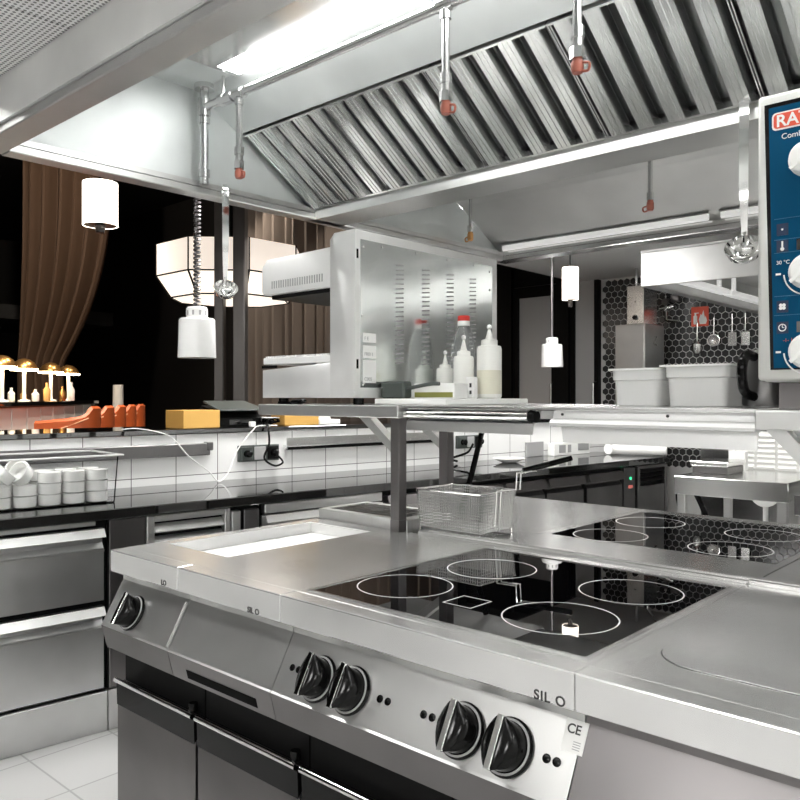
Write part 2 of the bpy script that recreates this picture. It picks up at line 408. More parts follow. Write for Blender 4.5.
r = cthing('refrigerated_counter', 'darkened steel refrigerated counter with doors and green lit switch', 'cabinet', 3.25, 0.33)
carcass(r, 1.860, 4.70, BLKM, 0.858, True, SDK)  # counter steel darkened in colour to stand in for dark reflections
for s0, s1 in ((1.88, 2.34), (2.36, 2.80), (2.82, 3.213), (3.234, 3.625), (3.664, 4.085)):
    d = MB(); d.prism([(0.0, 0.19), (0.0, 0.735), (0.02, 0.76), (0.02, 0.832), (0.03, 0.832), (0.03, 0.19)], 'x', s0, s1)
    dd = part('door', d, SDK, r)
    h = MB(); h.prism([(-0.028, 0.776), (-0.032, 0.778), (-0.010, 0.832), (0.02, 0.832), (0.02, 0.826), (-0.008, 0.824)], 'x', s0 + 0.004, s1 - 0.006); part('handle', h, SDOOR, dd)
b = MB(); b.box(4.11, 4.25, 0.0, 0.03, 0.19, 0.85, 0.003); cpn = part('control_strip', b, SDK, r)
b = MB(); b.box(4.178, 4.198, -0.006, 0.0, 0.762, 0.782, 0.002); part('power_switch', b, GREENLED, cpn, label='green lit power switch')
b = MB(); b.box(4.16, 4.215, -0.004, 0.0, 0.70, 0.722, 0.001); part('display', b, plain('red_digits', (0.3, 0.05, 0.05), 0.4, emit=(0.9, 0.25, 0.2), strength=0.25), cpn, label='small red display')
b = MB(); b.box(4.287, 4.32, 0.0, 0.03, 0.19, 0.85, 0.003); b.box(4.66, 4.695, 0.0, 0.03, 0.19, 0.85, 0.003); b.box(4.32, 4.66, 0.0, 0.03, 0.83, 0.85); b.box(4.32, 4.66, 0.006, 0.03, 0.40, 0.70)
part('grille_frame', b, SDK, r)
b = MB()
for k in range(3):
    z = 0.735 + k * 0.032; b.prism([(0.0, z), (0.004, z + 0.004), (0.028, z + 0.02), (0.028, z + 0.012)], 'x', 4.325, 4.655)
part('grille_slats', b, SDOOR, r); b = MB()
for k in range(5):
    z = 0.22 + k * 0.034; b.prism([(0.0, z), (0.004, z + 0.004), (0.028, z + 0.02), (0.028, z + 0.012)], 'x', 4.325, 4.655)
part('grille_slats', b, SDOOR, r)

# fittings on the white tiles
b = MB(); b.box(-0.9, 1.19, 0.635, 0.679, 1.05, 1.115, 0.004); b.box(1.17, 1.205, 0.628, 0.679, 1.075, 1.12, 0.004)
single('wall_rail', b, SDK, 'dark metal rail fixed to the white tiles behind the ramekin tub', 'rail', fr=CF)
r = cthing('wall_rail', 'pale steel rail on the white tiles below the second cardboard box', 'rail', 2.3, 0.66, 1.06)
b = MB(); b.prism([(0.679, 1.06), (0.655, 1.06), (0.640, 1.075), (0.640, 1.125), (0.646, 1.125), (0.648, 1.082), (0.679, 1.082)], 'x', 1.673, 3.02); part('rail', b, SBR, r)
b = MB(); b.box(1.69, 3.0, 0.642, 0.679, 1.055, 1.0595); part('painted_shadow_strip', b, BLKM, r)  # black strip drawn as the shadow line below the rail
def socket_box(s0, s1, z0, z1, label):
    r = cthing('socket_box', label, 'electric socket', (s0 + s1) / 2, 0.665, z0)
    b = MB(); b.box(s0, s1, 0.655, 0.6795, z0, z1, 0.003); part('housing', b, GREY, r)
    n = 3; wd = (s1 - s0) / n
    for k in range(n):
        b = MB(); b.box(s0 + wd * k + 0.006, s0 + wd * (k + 1) - 0.006, 0.648, 0.6545, z0 + 0.008, z1 - 0.008, 0.003); part('socket_plate', b, [GREY, GRY2, BLKM][(k) % 3], r)
        b = MB(); b.lathe([(0.02, 0), (0.02, 0.03), (0.012, 0.036)], n=14, M=Matrix.Rotation(PI / 2, 3, 'X')); b.xf(Matrix.Translation((s0 + wd * (k + 0.5), 0.6475, (z0 + z1) / 2)))
        if k != 1: part('plug', b, BLK, r)
socket_box(1.374, 1.632, 1.0, 1.09, 'dark triple socket box on white tiles beside the trailing cables')
socket_box(3.08, 3.33, 1.0, 1.09, 'dark socket box on white tiles seen between the shelf posts')
# cables
def bez(p, n=14):
    P = [Vector(q) for q in p]; out = []
    for i in range(len(P) - 1):
        p0 = P[max(i - 1, 0)]; p1 = P[i]; p2 = P[i + 1]; p3 = P[min(i + 2, len(P) - 1)]
        for k in range(n):
            t = k / n
            out.append(0.5 * ((2 * p1) + (p2 - p0) * t + (2 * p0 - 5 * p1 + 4 * p2 - p3) * t * t + (3 * p1 - p0 - 3 * p2 + p3) * t ** 3))
    out.append(P[-1]); return out
b = MB(); b.tube(bez([(0.72, 0.668, 1.197), (0.8, 0.645, 1.20), (0.95, 0.62, 1.16), (1.05, 0.60, 1.05), (1.15, 0.58, 0.97), (1.21, 0.58, 0.912), (1.28, 0.6, 0.96), (1.35, 0.62, 1.08), (1.45, 0.64, 1.175), (1.52, 0.69, 1.196), (1.66, 0.72, 1.195)]), 0.0035, 6)
single('power_cable', b, PAPER, 'thin white cable looping down from the ledge over the tiles', 'cable', fr=CF)
b = MB(); b.tube(bez([(1.585, 0.72, 1.196), (1.55, 0.645, 1.195), (1.54, 0.615, 1.10), (1.50, 0.60, 1.02), (1.56, 0.59, 0.975), (1.62, 0.6, 0.99), (1.605, 0.63, 1.03)]), 0.006, 6)
single('power_cable', b, BLK, 'black cable hanging from the ledge into the triple socket box', 'cable', fr=CF)
b = MB(); b.tube(bez([(3.2, 0.625, 1.03), (3.14, 0.61, 0.98), (3.05, 0.6, 0.96), (2.96, 0.61, 0.94), (3.02, 0.6, 0.92)]), 0.008, 6)
single('power_cable', b, BLK, 'short dark cable at the socket box behind the rear shelf post', 'cable', fr=CF)

# ------------------------------------------------------------------ things on the ledge
ZL = 1.191
def carton(s0, s1, o0, o1, h, label, rz):
    b = MB(); b.box(-(s1 - s0) / 2, (s1 - s0) / 2, -(o1 - o0) / 2, (o1 - o0) / 2, 0, h, 0.003)
    for f in b.bm.faces:
        if abs(f.normal.x) > 0.7: f.material_index = 1
    b.box(-0.012, 0.012, -(o1 - o0) / 2 - 0.0005, (o1 - o0) / 2 + 0.0005, h - 0.03, h + 0.0006)
    b.xf(Matrix.Translation(((s0 + s1) / 2, (o0 + o1) / 2, ZL)) @ Matrix.Rotation(rz, 4, 'Z'))
    single('cardboard_box', b, [CARD, CARD2], label, 'box', fr=CF)
carton(1.05, 1.285, 0.71, 0.88, 0.098, 'tan cardboard box on the ledge left of the card terminal', math.radians(8))
carton(1.72, 1.955, 0.72, 0.89, 0.09, 'tan cardboard box on the ledge beside white papers, under the shelf corner', math.radians(-4))
r = cthing('order_terminal', 'dark order terminal with a slanted lid behind the tan box', 'terminal', 1.46, 0.86, ZL)
b = MB(); b.prism([(0.80, ZL), (0.80, ZL + 0.05), (0.84, ZL + 0.085), (1.02, ZL + 0.12), (1.04, ZL + 0.10), (1.04, ZL)], 'x', 1.33, 1.60, 0.004); part('body', b, BLKM, r)
b = MB(); b.hexa([(1.31, 0.77, ZL + 0.088), (1.62, 0.77, ZL + 0.088), (1.60, 1.0, ZL + 0.135), (1.33, 1.0, ZL + 0.135), (1.31, 0.77, ZL + 0.098), (1.62, 0.77, ZL + 0.098), (1.60, 1.0, ZL + 0.148), (1.33, 1.0, ZL + 0.148)], 0.004); part('lid', b, GREY, r)
b = MB(); b.box(1.39, 1.54, 0.795, 0.7985, ZL + 0.012, ZL + 0.04); part('display', b, GLASSBLK, r)
b = MB(); b.box(1.475, 1.505, 0.70, 0.73, ZL, ZL + 0.03, 0.003)
single('adapter_plug', b, WHT, 'tiny white cube adapter on the ledge before the dark terminal', 'adapter', fr=CF)
b = MB()
for k in range(5):
    c = [(1.58 + 0.11 * random.random(), 0.72 + 0.14 * random.random(), ZL + 0.008 + 0.045 * random.random() * (0.3 if q in (0, 4) else 1)) for q in range(5)]
    b.tube(bez(c, 8), 0.006, 6)
single('cable_tangle', b, BLK, 'tangle of black cables on the ledge between the two tan boxes', 'cable', fr=CF)
b = MB(); b.box(1.64, 1.72, 0.93, 1.05, ZL, ZL + 0.045, 0.01); b.box(1.60, 1.70, 0.76, 0.9, ZL + 0.046, ZL + 0.05)
b.box(1.62, 1.70, 0.86, 0.93, ZL, ZL + 0.046)
single('paper_stack', b, PAPER, 'small heap of white paper left of the second tan box', 'paper', fr=CF)
b = MB(); b.box(2.0, 2.16, 0.78, 0.93, ZL, ZL + 0.03, 0.003); b.box(2.0, 2.10, 0.80, 0.92, ZL + 0.0301, ZL + 0.055, 0.003)
single('paper_stack', b, PAPER, 'low stack of white cards right of the second tan box', 'paper', fr=CF)

# ------------------------------------------------------------------ clear tub with ramekins on the stone worktop
ZC = 0.906
r = cthing('storage_tub', 'clear plastic tub full of white ramekins on the black worktop', 'tub', 0.1, 0.32, ZC)
def tub_mesh(s0, s1, o0, o1, z0, z1, t=0.004, fl=0.012):
    b = MB()
    def rect(i, z, f): return [(s0 - f + i, o0 - f + i, z), (s1 + f - i, o0 - f + i, z), (s1 + f - i, o1 + f - i, z), (s0 - f + i, o1 + f - i, z)]
    b.ring([rect(0, z0, 0), rect(0, z1, fl), rect(t, z1, fl), rect(t, z0 + t, 0)], True, True)
    return b
b = tub_mesh(-0.42, 0.495, 0.17, 0.49, ZC, ZC + 0.205); part('tub_body', b, PC, r, smooth=False)
b = MB(); z = ZC + 0.200
for q in ((-0.45, 0.525, 0.14, 0.156), (-0.45, 0.525, 0.504, 0.52), (-0.45, -0.434, 0.156, 0.504), (0.509, 0.525, 0.156, 0.504)): b.box(*q, z, z + 0.008, 0.002)
part('rim', b, FROST, r)
def ramekin(name='ramekin'):
    b = MB()
    b.lathe([(0.037, 0), (0.0440, 0.003), (0.0460, 0.012), (0.0460, 0.041), (0.0475, 0.045), (0.0435, 0.0455), (0.041, 0.012), (0.036, 0.008)], n=22)
    return b
order = ['nearest the far end', 'second from the far end', 'third from the far end', 'fourth from the far end', 'fifth from the far end', 'sixth from the far end', 'seventh from the far end']
lev = ['bottom', 'middle', 'top']
proto = None
for row in range(3):
    for c in range(6):
        for k in range(3):
            if row == 2 and k < 2: continue
            if row == 0 and c >= 3 and k == 2: continue
            if row == 1 and c == 3 and k == 2: continue
            zz = ZC + 0.005 + (0 if row == 2 else k) * 0.046
            s = 0.436 - c * 0.097; of = 0.224 + row * 0.100
            if proto is None:
                proto = finish('ramekin', ramekin(), PORC, None, (0, 0, 0), True); o = proto
            else: o = proto.copy(); COL.objects.link(o)
            o.location = CF.pt(s, of, zz)
            if row == 0: lb = 'white ramekin in the tub, %s of the front stack %s' % (lev[k], order[c])
            elif row == 1: lb = 'white ramekin in the tub, %s of the middle stack %s' % (lev[k], order[c])
            else: lb = 'white ramekin in the tub, at the wall side %s' % order[c]
            tag(o, lb, 'ramekin', 'white ramekins in the clear tub')
tops = [(0.145, 0.224, 0.116, 0.9, 0.5, 'white ramekin tipped on its side on the fourth stack'), (0.05, 0.226, 0.112, -0.7, 0.3, 'white ramekin lying tilted on the fifth front stack'),
        (0.145, 0.325, 0.118, 0.3, 0.9, 'white ramekin leaning behind the fourth front stack'), (-0.05, 0.23, 0.115, 0.5, -0.6, 'white ramekin tilted on the sixth front stack')]
for s, of, dz, rx, ry, lb in tops:
    o = proto.copy(); COL.objects.link(o); o.location = CF.pt(s, of, ZC + dz + 0.012); o.rotation_euler = (rx, ry, 0)
    tag(o, lb, 'ramekin', 'white ramekins in the clear tub')

# plate and papers on the far end of the worktop
b = MB(); b.lathe([(0.05, 0), (0.06, 0.004), (0.11, 0.028), (0.112, 0.03), (0.1, 0.027), (0.05, 0.007)], (3.35, 0.42, ZC), 28)
single('plate', b, PORC, 'white shallow plate on the black worktop behind the fry basket handle', 'plate', fr=CF)
b = MB(); b.box(3.82, 4.02, 0.655, 0.675, ZC, ZC + 0.11, 0.002)
single('menu_holder', b, GRY2, 'grey card holder leaning on the tiles at the worktop', 'card holder', fr=CF)
r = cthing('spice_box', 'pale carton with dark print at the far end of the worktop', 'box', 4.25, 0.61, ZC)
b = MB(); b.box(4.06, 4.52, 0.585, 0.65, ZC, ZC + 0.095, 0.003); part('carton', b, WHT, r)
b = MB(); b.box(4.36, 4.50, 0.5825, 0.5848, ZC + 0.03, ZC + 0.085); b.box(4.12, 4.2, 0.5825, 0.5848, ZC + 0.02, ZC + 0.08); b.box(4.23, 4.27, 0.5825, 0.5848, ZC + 0.02, ZC + 0.08); part('print', b, GRY2, r)
b = MB(); b.tube([(4.5, 0.40, ZC + 0.045), (4.53, 0.40, ZC + 0.045), (4.72, 0.02, ZC + 0.045)], 0.042, 16)
single('paper_roll', b, PAPER, 'white paper roll lying at the far end of the black worktop', 'paper roll', fr=CF)

# ------------------------------------------------------------------ island: worktops and fronts
YF = 1.165
PTOP, PBOT = Vector((0, 1.205, 0.805)), Vector((0, 1.138, 0.685))
PD = (PBOT - PTOP).normalized(); PN = Vector((0, -abs(PD.z), abs(PD.y))) if True else None
PN = Vector((0, PD.z, -PD.y)); 
if PN.y > 0: PN = -PN
def panel_mesh(x0, x1):
    return MB().prism([(1.205, 0.845), (1.205, 0.805), (1.138, 0.685), (1.134, 0.681), (1.26, 0.681), (1.26, 0.845)], 'x', x0 + 0.0012, x1 - 0.0012)
def fascia(root, x0, x1):
    b = MB(); b.prism([(1.1345, 0.6805), (1.152, 0.612), (1.26, 0.612), (1.26, 0.6805)], 'x', x0 + 0.0012, x1 - 0.0012); return part('lower_fascia', b, SDOOR, root, smooth=False)  # darker steel puts the reflection of the dark floor into the colour
def worktop_mesh(x0, x1, hole=None, y1=2.0):
    b = MB(); z = 0.9
    b.box(x0, x1, YF, YF + 0.05, 0.835, z, 0.003, 2)
    if hole is None:
        b.box(x0, x1, YF + 0.05, y1, 0.862, z)
    else:
        a, c, d, e = hole
        b.box(x0, x1, YF + 0.05, d, 0.862, z); b.box(x0, x1, e, y1, 0.862, z)
        if a > x0: b.box(x0, a, d, e, 0.862, z)
        if c < x1: b.box(c, x1, d, e, 0.862, z)
    return b
def pslant(x, t, out=0.0):
    p = PTOP + (PBOT - PTOP) * t + PN * out
    return Vector((x, p.y, p.z))
def knob(root, x, t, out=0.0):
    c = pslant(x, t, out)
    M = Matrix((Vector((1, 0, 0)), -PD, PN)).transposed()      # local x, up the panel, outwards
    b = MB(); b.lathe([(0.051, 0.0005), (0.052, 0.004), (0.049, 0.009), (0.044, 0.010)], c, 40, M)
    k = part('knob', b, BLK, root)
    b = MB(); b.lathe([(0.0445, 0.0102), (0.0485, 0.0095), (0.0485, 0.0112), (0.0445, 0.0112), (0.0445, 0.0102)], c, 40, M, False)
    part('tick_ring', b, GRY2, k)
    g = MB(); rings = []
    for h in range(9):
        f = h / 8; e = 1 - math.sqrt(max(0, 1 - f * f))
        R = []
        for q in range(32):
            a = 2 * PI * q / 32
            cx, cy = math.cos(a), math.sin(a)
            x_ = cx * 0.043; y_ = cy * 0.043
            sx = max(-1, min(1, cx * 1.6)) * 0.0068; sy = max(-1, min(1, cy * 1.25)) * 0.046
            R.append(M @ Vector((x_ * (1 - e) + sx * e, y_ * (1 - e) + sy * e, 0.010 + 0.038 * f)) + c)
        rings.append(R)
    g.ring(rings); part('grip', g, BLK, k)
    b = MB(); b.box(-0.0066, 0.0066, -0.0465, 0.0465, 0.0478, 0.0535, 0.0012)
    b.xf(Matrix.Translation(c) @ M.to_4x4()); part('pointer_bar', b, CHR, k, label='bright metal pointer strip')
def dots(root, xs, t):
    for x in xs:
        b = MB(); M = Matrix((Vector((1, 0, 0)), -PD, PN)).transposed()
        b.lathe([(0.008, 0.0003), (0.008, 0.002), (0.005, 0.0028)], pslant(x, t), 14, M); part('indicator_light', b, BLK, root)
def panel_text(txt, root, x, z, size, spacing=1.0):
    return lettering(txt, size, root, (x, YF - 0.0006, z), (PI / 2, 0, 0), INK, 'lettering', spacing=spacing, bold=0.0003)

# left end: basin module
X0, X1, X2, X3, X4 = -2.24, -1.872, -1.436, -0.668, 0.16
r = thing('basin_unit', 'narrow steel island unit with a shallow basin and one knob', 'basin unit', ((X0 + X1) / 2, 1.58, 0))
b = worktop_mesh(X0, X1, (-2.195, -1.884, 1.335, 1.925)); part('worktop', b, SMID, r, smooth=False)
b = MB(); b.box(-2.199, -1.88, 1.331, 1.929, 0.852, 0.862); b.box(-2.1948, -2.192, 1.336, 1.9245, 0.8622, 0.8985); b.box(-2.192, -1.885, 1.922, 1.9245, 0.8622, 0.8985); part('basin', b, SBAS, r, smooth=False)
part('control_panel', panel_mesh(X0 + 0.002, X1), S, r, smooth=False); fascia(r, X0 + 0.002, X1)
M = Matrix((Vector((1, 0, 0)), -PD, PN)).transposed()
b = MB(); b.box(-0.176, 0.172, -0.064, 0.060, 0.0005, 0.004); b.xf(Matrix.Translation(pslant(-2.056, 0.5)) @ M.to_4x4()); part('knob_plate', b, S, r)
knob(r, -2.098, 0.60, 0.004)
panel_text('LO', r, -1.955, 0.841, 0.02)
b = MB(); b.box(X0 + 0.01, X1, 1.26, 1.99, 0.61, 0.861); part('body', b, SDK, r, smooth=False)
# plain polished module
r = thing('neutral_unit', 'polished plain steel island unit between the basin and the hob', 'worktop unit', ((X2 + X1) / 2, 1.58, 0))
part('worktop', worktop_mesh(X1 + 0.001, X2 - 0.001), SMID, r, smooth=False)
part('control_panel', panel_mesh(X1, X2), S, r, smooth=False); pn = fascia(r, X1, X2)
b = MB(); b.hexa([(-1.795, 1.1478, 0.624), (-1.50, 1.1478, 0.624), (-1.50, 1.150, 0.624), (-1.795, 1.150, 0.624), (-1.795, 1.1418, 0.648), (-1.50, 1.1418, 0.648), (-1.50, 1.144, 0.648), (-1.795, 1.144, 0.648)]); part('drawer_slot', b, RUB, pn)
panel_text('SIL O', r, -1.562, 0.837, 0.02)
b = MB(); b.box(X1, X2, 1.26, 1.99, 0.61, 0.861); part('body', b, SDK, r, smooth=False)
# hob module
r = thing('induction_range', 'steel range with black glass four-zone hob and four front knobs', 'cooking range', ((X2 + X3) / 2, 1.58, 0))
GX0, GX1, GY0, GY1 = -1.414, -0.690, 1.243, 1.937
part('worktop', worktop_mesh(X2, X3, (GX0, GX1, GY0, GY1)), STOP, r, smooth=False)
b = MB()
for q in ((GX0 - 0.007, GX1 + 0.007, GY0 - 0.007, GY0), (GX0 - 0.007, GX1 + 0.007, GY1, GY1 + 0.007), (GX0 - 0.007, GX0, GY0, GY1), (GX1, GX1 + 0.007, GY0, GY1)): b.box(*q, 0.9, 0.9025)
part('hob_trim', b, SBR, r, smooth=False)
b = MB(); b.box(GX0, GX1, GY0, GY1, 0.875, 0.9005); gl = part('hob_glass', b, GLASSBLK, r, smooth=False)
for cx, cy, rr in ((-1.28, 1.425, 0.118), (-0.857, 1.437, 0.122), (-1.235, 1.722, 0.120), (-0.848, 1.742, 0.121)):
    b = MB(); b.disc_ring((cx, cy, 0), rr - 0.0035, rr, 0.90055, 0.0003); part('zone_ring', b, RING, gl, smooth=False)
b = MB(); cx, cy = -1.075, 1.405; d = 0.04
for q in ((-d, d, -d, -d + 0.003), (-d, d, d - 0.003, d), (-d, -d + 0.003, -d, d), (d - 0.003, d, -d, d)): b.box(cx + q[0], cx + q[1], cy + q[2], cy + q[3], 0.90055, 0.9009)
part('square_mark', b, RING, gl, smooth=False)
part('control_panel', panel_mesh(X2, X3), S, r, smooth=False); fascia(r, X2, X3)
for x in (-1.303, -1.200, -0.905, -0.800): knob(r, x, 0.58)
dots(r, (-1.396, -1.374, -1.118, -1.096, -1.000, -0.978, -0.722, -0.702), 0.55)
panel_text('SIL O', r, -0.746, 0.8375, 0.024, 1.15)
c = pslant(-0.681, 0.2, 0.0006); MT = Matrix.Translation(c) @ M.to_4x4()
b = MB(); b.box(-0.021, 0.021, -0.027, 0.027, 0, 0.0006); b.xf(MT); st = part('rating_sticker', b, PAPER, r, label='white rating sticker')
lo = lettering('CE', 0.022, st, MT @ Vector((-0.017, 0.004, 0.0008)), (M.to_euler()), INK, 'lettering', bold=0.0004)
b = MB()
for k in range(4): b.box(0.0, 0.014, -0.021 + k * 0.004, -0.0195 + k * 0.004, 0.0006, 0.0009)
b.xf(MT); part('fine_print', b, GRY2, st)
b = MB(); b.box(X2, X3, 1.26, 1.99, 0.61, 0.861); part('body', b, SDK, r, smooth=False)
# right griddle module
r = thing('griddle_unit', 'steel island unit with a large round-cornered griddle plate', 'griddle', ((X3 + X4) / 2, 1.58, 0))
part('worktop', worktop_mesh(X3 + 0.0015, X4), STOP, r, smooth=False)
def rounded(x0, x1, y0, y1, rad, n=8):
    pts = []
    for cx, cy, a0 in ((x1 - rad, y0 + rad, -PI / 2), (x1 - rad, y1 - rad, 0), (x0 + rad, y1 - rad, PI / 2), (x0 + rad, y0 + rad, PI)):
        for k in range(n + 1):
            a = a0 + PI / 2 * k / n; pts.append((cx + rad * math.cos(a), cy + rad * math.sin(a)))
    return pts
b = MB(); b.prism(rounded(-0.612, 0.10, 1.308, 1.945, 0.09), 'z', 0.9, 0.9006); part('seam', b, INK, r, smooth=False)
b = MB(); b.prism(rounded(-0.610, 0.098, 1.310, 1.943, 0.088), 'z', 0.9004, 0.902); part('griddle_plate', b, SMID, r, smooth=False)
part('control_panel', panel_mesh(X3, X4), SDOOR, r, smooth=False); fascia(r, X3, X4)
b = MB(); b.box(X3, X4, 1.26, 1.99, 0.61, 0.861); part('body', b, SDK, r, smooth=False)
# base cabinets below
lbls = ['dark base cabinet at the island corner, under the single knob', 'dark base cabinet under the slotted plain panel', 'dark base cabinet under the pair of knobs near the slotted panel', 'dark base cabinet under the griddle end of the range']
xs = [-2.245, -1.815, -1.39, -0.965, 0.16]
for i in range(4):
    a, c = xs[i], xs[i + 1]
    r = thing('base_cabinet', lbls[i], 'cabinet', ((a + c) / 2, 1.6, 0), group='base cabinets of the cooking island')
    b = MB(); b.box(a + 0.003, c - 0.003, 1.215, 1.99, 0.10, 0.608); part('carcass', b, BLKM, r, smooth=False)
    b = MB()
    for px in (a + 0.04, c - 0.04):
        for py in (1.3, 1.93): b.lathe([(0.022, 0), (0.026, 0.01), (0.02, 0.1)], (px, py, 0), 14)
    part('feet', b, SDK, r)
    b = MB(); b.prism([(1.188, 0.125), (1.188, 0.425), (1.203, 0.455), (1.203, 0.495), (1.213, 0.495), (1.213, 0.125)], 'x', a + 0.006, c - 0.006); dr = part('door', b, SDOOR, r)
    b = MB(); b.prism([(1.185, 0.43), (1.183, 0.495), (1.2028, 0.495), (1.2028, 0.452)], 'x', a + 0.007, c - 0.007); part('grip_recess', b, BLK, dr)
    b = MB(); b.tube([(a + 0.008, 1.181, 0.506), (c - 0.010, 1.181, 0.506)], 0.0085, 12); part('handle', b, CHR, dr)
    b = MB(); b.lathe([(0.012, 0), (0.012, 0.022)], (c - 0.028, 1.195, 0.512), 12); part('hinge_pin', b, BLK, dr)

# centre rail, flue and rear ranges
b = MB(); b.box(X1 + 0.13, X3 - 0.001, 2.003, 2.052, 0.86, 0.910, 0.003); b.box(X3 + 0.001, X4, 2.003, 2.052, 0.86, 0.913, 0.003); b.box(-1.70, X4, 2.012, 2.018, 0.9101, 0.914); b.box(X1 + 0.14, X4, 2.006, 2.05, 0.0, 0.86)
single('joint_rail', b, STOP, 'long narrow steel rail joining the front and rear island halves', 'rail', smooth=False)
r = thing('flue_box', 'raised steel flue box with a slotted grating at the island end', 'flue', (-2.0, 2.13, 0))
b = MB()
b.box(X0, -1.79, 2.003, 2.03, 0.86, 0.938, 0.002); b.box(X0, -1.79, 2.235, 2.262, 0.86, 0.938, 0.002); b.box(X0, X0 + 0.025, 2.03, 2.235, 0.86, 0.938, 0.002); b.box(-1.84, -1.79, 2.03, 2.235, 0.86, 0.938)
b.box(X0, -1.79, 2.003, 2.262, 0.0, 0.86)
part('housing', b, S, r, smooth=False)
b = MB()
for k in range(8):
    x = X0 + 0.03 + k * 0.042; b.hexa([(x, 2.03, 0.93), (x + 0.013, 2.03, 0.93), (x + 0.063, 2.235, 0.93), (x + 0.05, 2.235, 0.93), (x, 2.03, 0.938), (x + 0.013, 2.03, 0.938), (x + 0.063, 2.235, 0.938), (x + 0.05, 2.235, 0.938)])
b.box(X0 + 0.025, -1.83, 2.13, 2.137, 0.926, 0.9375)
part('grating', b, SBR, r, smooth=False)
b = MB(); b.box(X0 + 0.03, -1.835, 2.03, 2.235, 0.87, 0.875); part('flue_opening', b, RUB, r)
r = thing('rear_worktop_unit', 'plain steel rear half of the island under the fry basket', 'worktop unit', (-1.84, 2.66, 0))
b = MB(); b.box(X0, X2 - 0.002, 2.27, 3.06, 0.86, 0.9, 0.003); b.box(-1.785, X2 - 0.002, 2.055, 2.27, 0.86, 0.9); part('worktop', b, SBR, r, smooth=False)
b = MB(); b.box(X0 + 0.01, X2 - 0.002, 2.28, 3.0, 0.0, 0.858); part('body', b, SDK, r, smooth=False)
r = thing('induction_range', 'rear steel range with a black glass hob behind the centre rail', 'cooking range', ((X2 + X3) / 2, 2.6, 0))
HX0, HX1, HY0, HY1 = -1.402, -0.692, 2.295, 2.975
b = MB()
b.box(X2, X3, 2.055, HY0, 0.86, 0.9); b.box(X2, X3, HY1, 3.06, 0.86, 0.9); b.box(X2, HX0, HY0, HY1, 0.86, 0.9); b.box(HX1, X3, HY0, HY1, 0.86, 0.9); part('worktop', b, SBR, r, smooth=False)
b = MB(); b.box(HX0, HX1, HY0, HY1, 0.87, 0.9006); gl = part('hob_glass', b, GLASSBLK, r, smooth=False)
for cx, cy, rr in ((-1.262, 2.75, 0.123), (-1.243, 2.405, 0.122), (-0.862, 2.43, 0.122), (-0.866, 2.75, 0.122)):
    b = MB(); b.disc_ring((cx, cy, 0), rr - 0.0045, rr, 0.90065, 0.0003); part('zone_ring', b, RING, gl, smooth=False)
b = MB(); b.box(X2, X3, 2.06, 3.0, 0, 0.858); part('body', b, SDK, r, smooth=False)
r = thing('rear_worktop_unit', 'plain steel rear half of the island beside the rear hob', 'worktop unit', (-0.25, 2.6, 0))
b = MB(); b.box(X3 + 0.002, X4, 2.055, 3.06, 0.86, 0.9, 0.003); part('worktop', b, SBR, r, smooth=False)
b = MB(); b.box(X3 + 0.002, X4, 2.06, 3.0, 0, 0.858); part('body', b, SDK, r, smooth=False)

# ------------------------------------------------------------------ shelf above the island
SZ0, SZ1 = 1.297, 1.335
r = thing('island_shelf', 'long steel shelf on square posts above the cooking island', 'shelf', (-1.3, 2.1, 0.9))
b = MB(); b.box(-2.245, -1.575, 1.72, 2.53, SZ0, SZ1, 0.003); part('shelf_board', b, S, r)
b = MB(); b.box(-1.5745, -0.5605, 1.735, 2.50, SZ1 - 0.0095, SZ1, 0.002); b.box(-1.5745, -0.5605, 1.95, 2.50, SZ0, SZ1 - 0.0097); part('shelf_board', b, SBR, r)
b = MB(); b.box(-0.56, 0.30, 1.72, 2.53, SZ0 - 0.006, SZ1 - 0.003, 0.003); part('shelf_board', b, S, r)
for x, y in ((-1.813, 1.985), (-1.813, 2.245), (-0.40, 1.985), (-0.40, 2.245)):
    zb = 0.9015 if y < 2.0 else 0.9385
    if x > -1: zb = 0.914 if y < 2 else 0.9005
    zb = {(-1.813, 1.985): 0.9385, (-1.813, 2.245): 0.9385}.get((x, y), zb)
    b = MB(); b.box(x - 0.02, x + 0.02, y - 0.02, y + 0.02, zb if x > -1 else 0.9405, SZ0 - 0.0005, 0.002)
    if x < -1: b.box(x - 0.02, x + 0.02, y - 0.02, y + 0.02, 0.9005, 0.9405)
    part('post', b, SDOOR, r)
for x, sg in ((-1.833, -1), (-0.42, -1)):
    for y in (1.985, 2.245):
        b = MB(); b.prism([(x, SZ0 - 0.125), (x, SZ0 - 0.09), (x + sg * 0.115, SZ0 - 0.0005), (x + sg * 0.165, SZ0 - 0.0005)], 'y', y - 0.018, y + 0.018); part('brace', b, S, r)
b = MB(); b.prism([(-0.40, 1.135), (-0.40, 1.175), (-0.505, SZ0 - 0.0065), (-0.545, SZ0 - 0.0065)], 'y', 1.745, 1.785); part('brace', b, S, r)
b = MB(); b.box(-0.42, -0.38, 1.745, 1.9645, 1.135, 1.175, 0.002); part('support_arm', b, S, r)
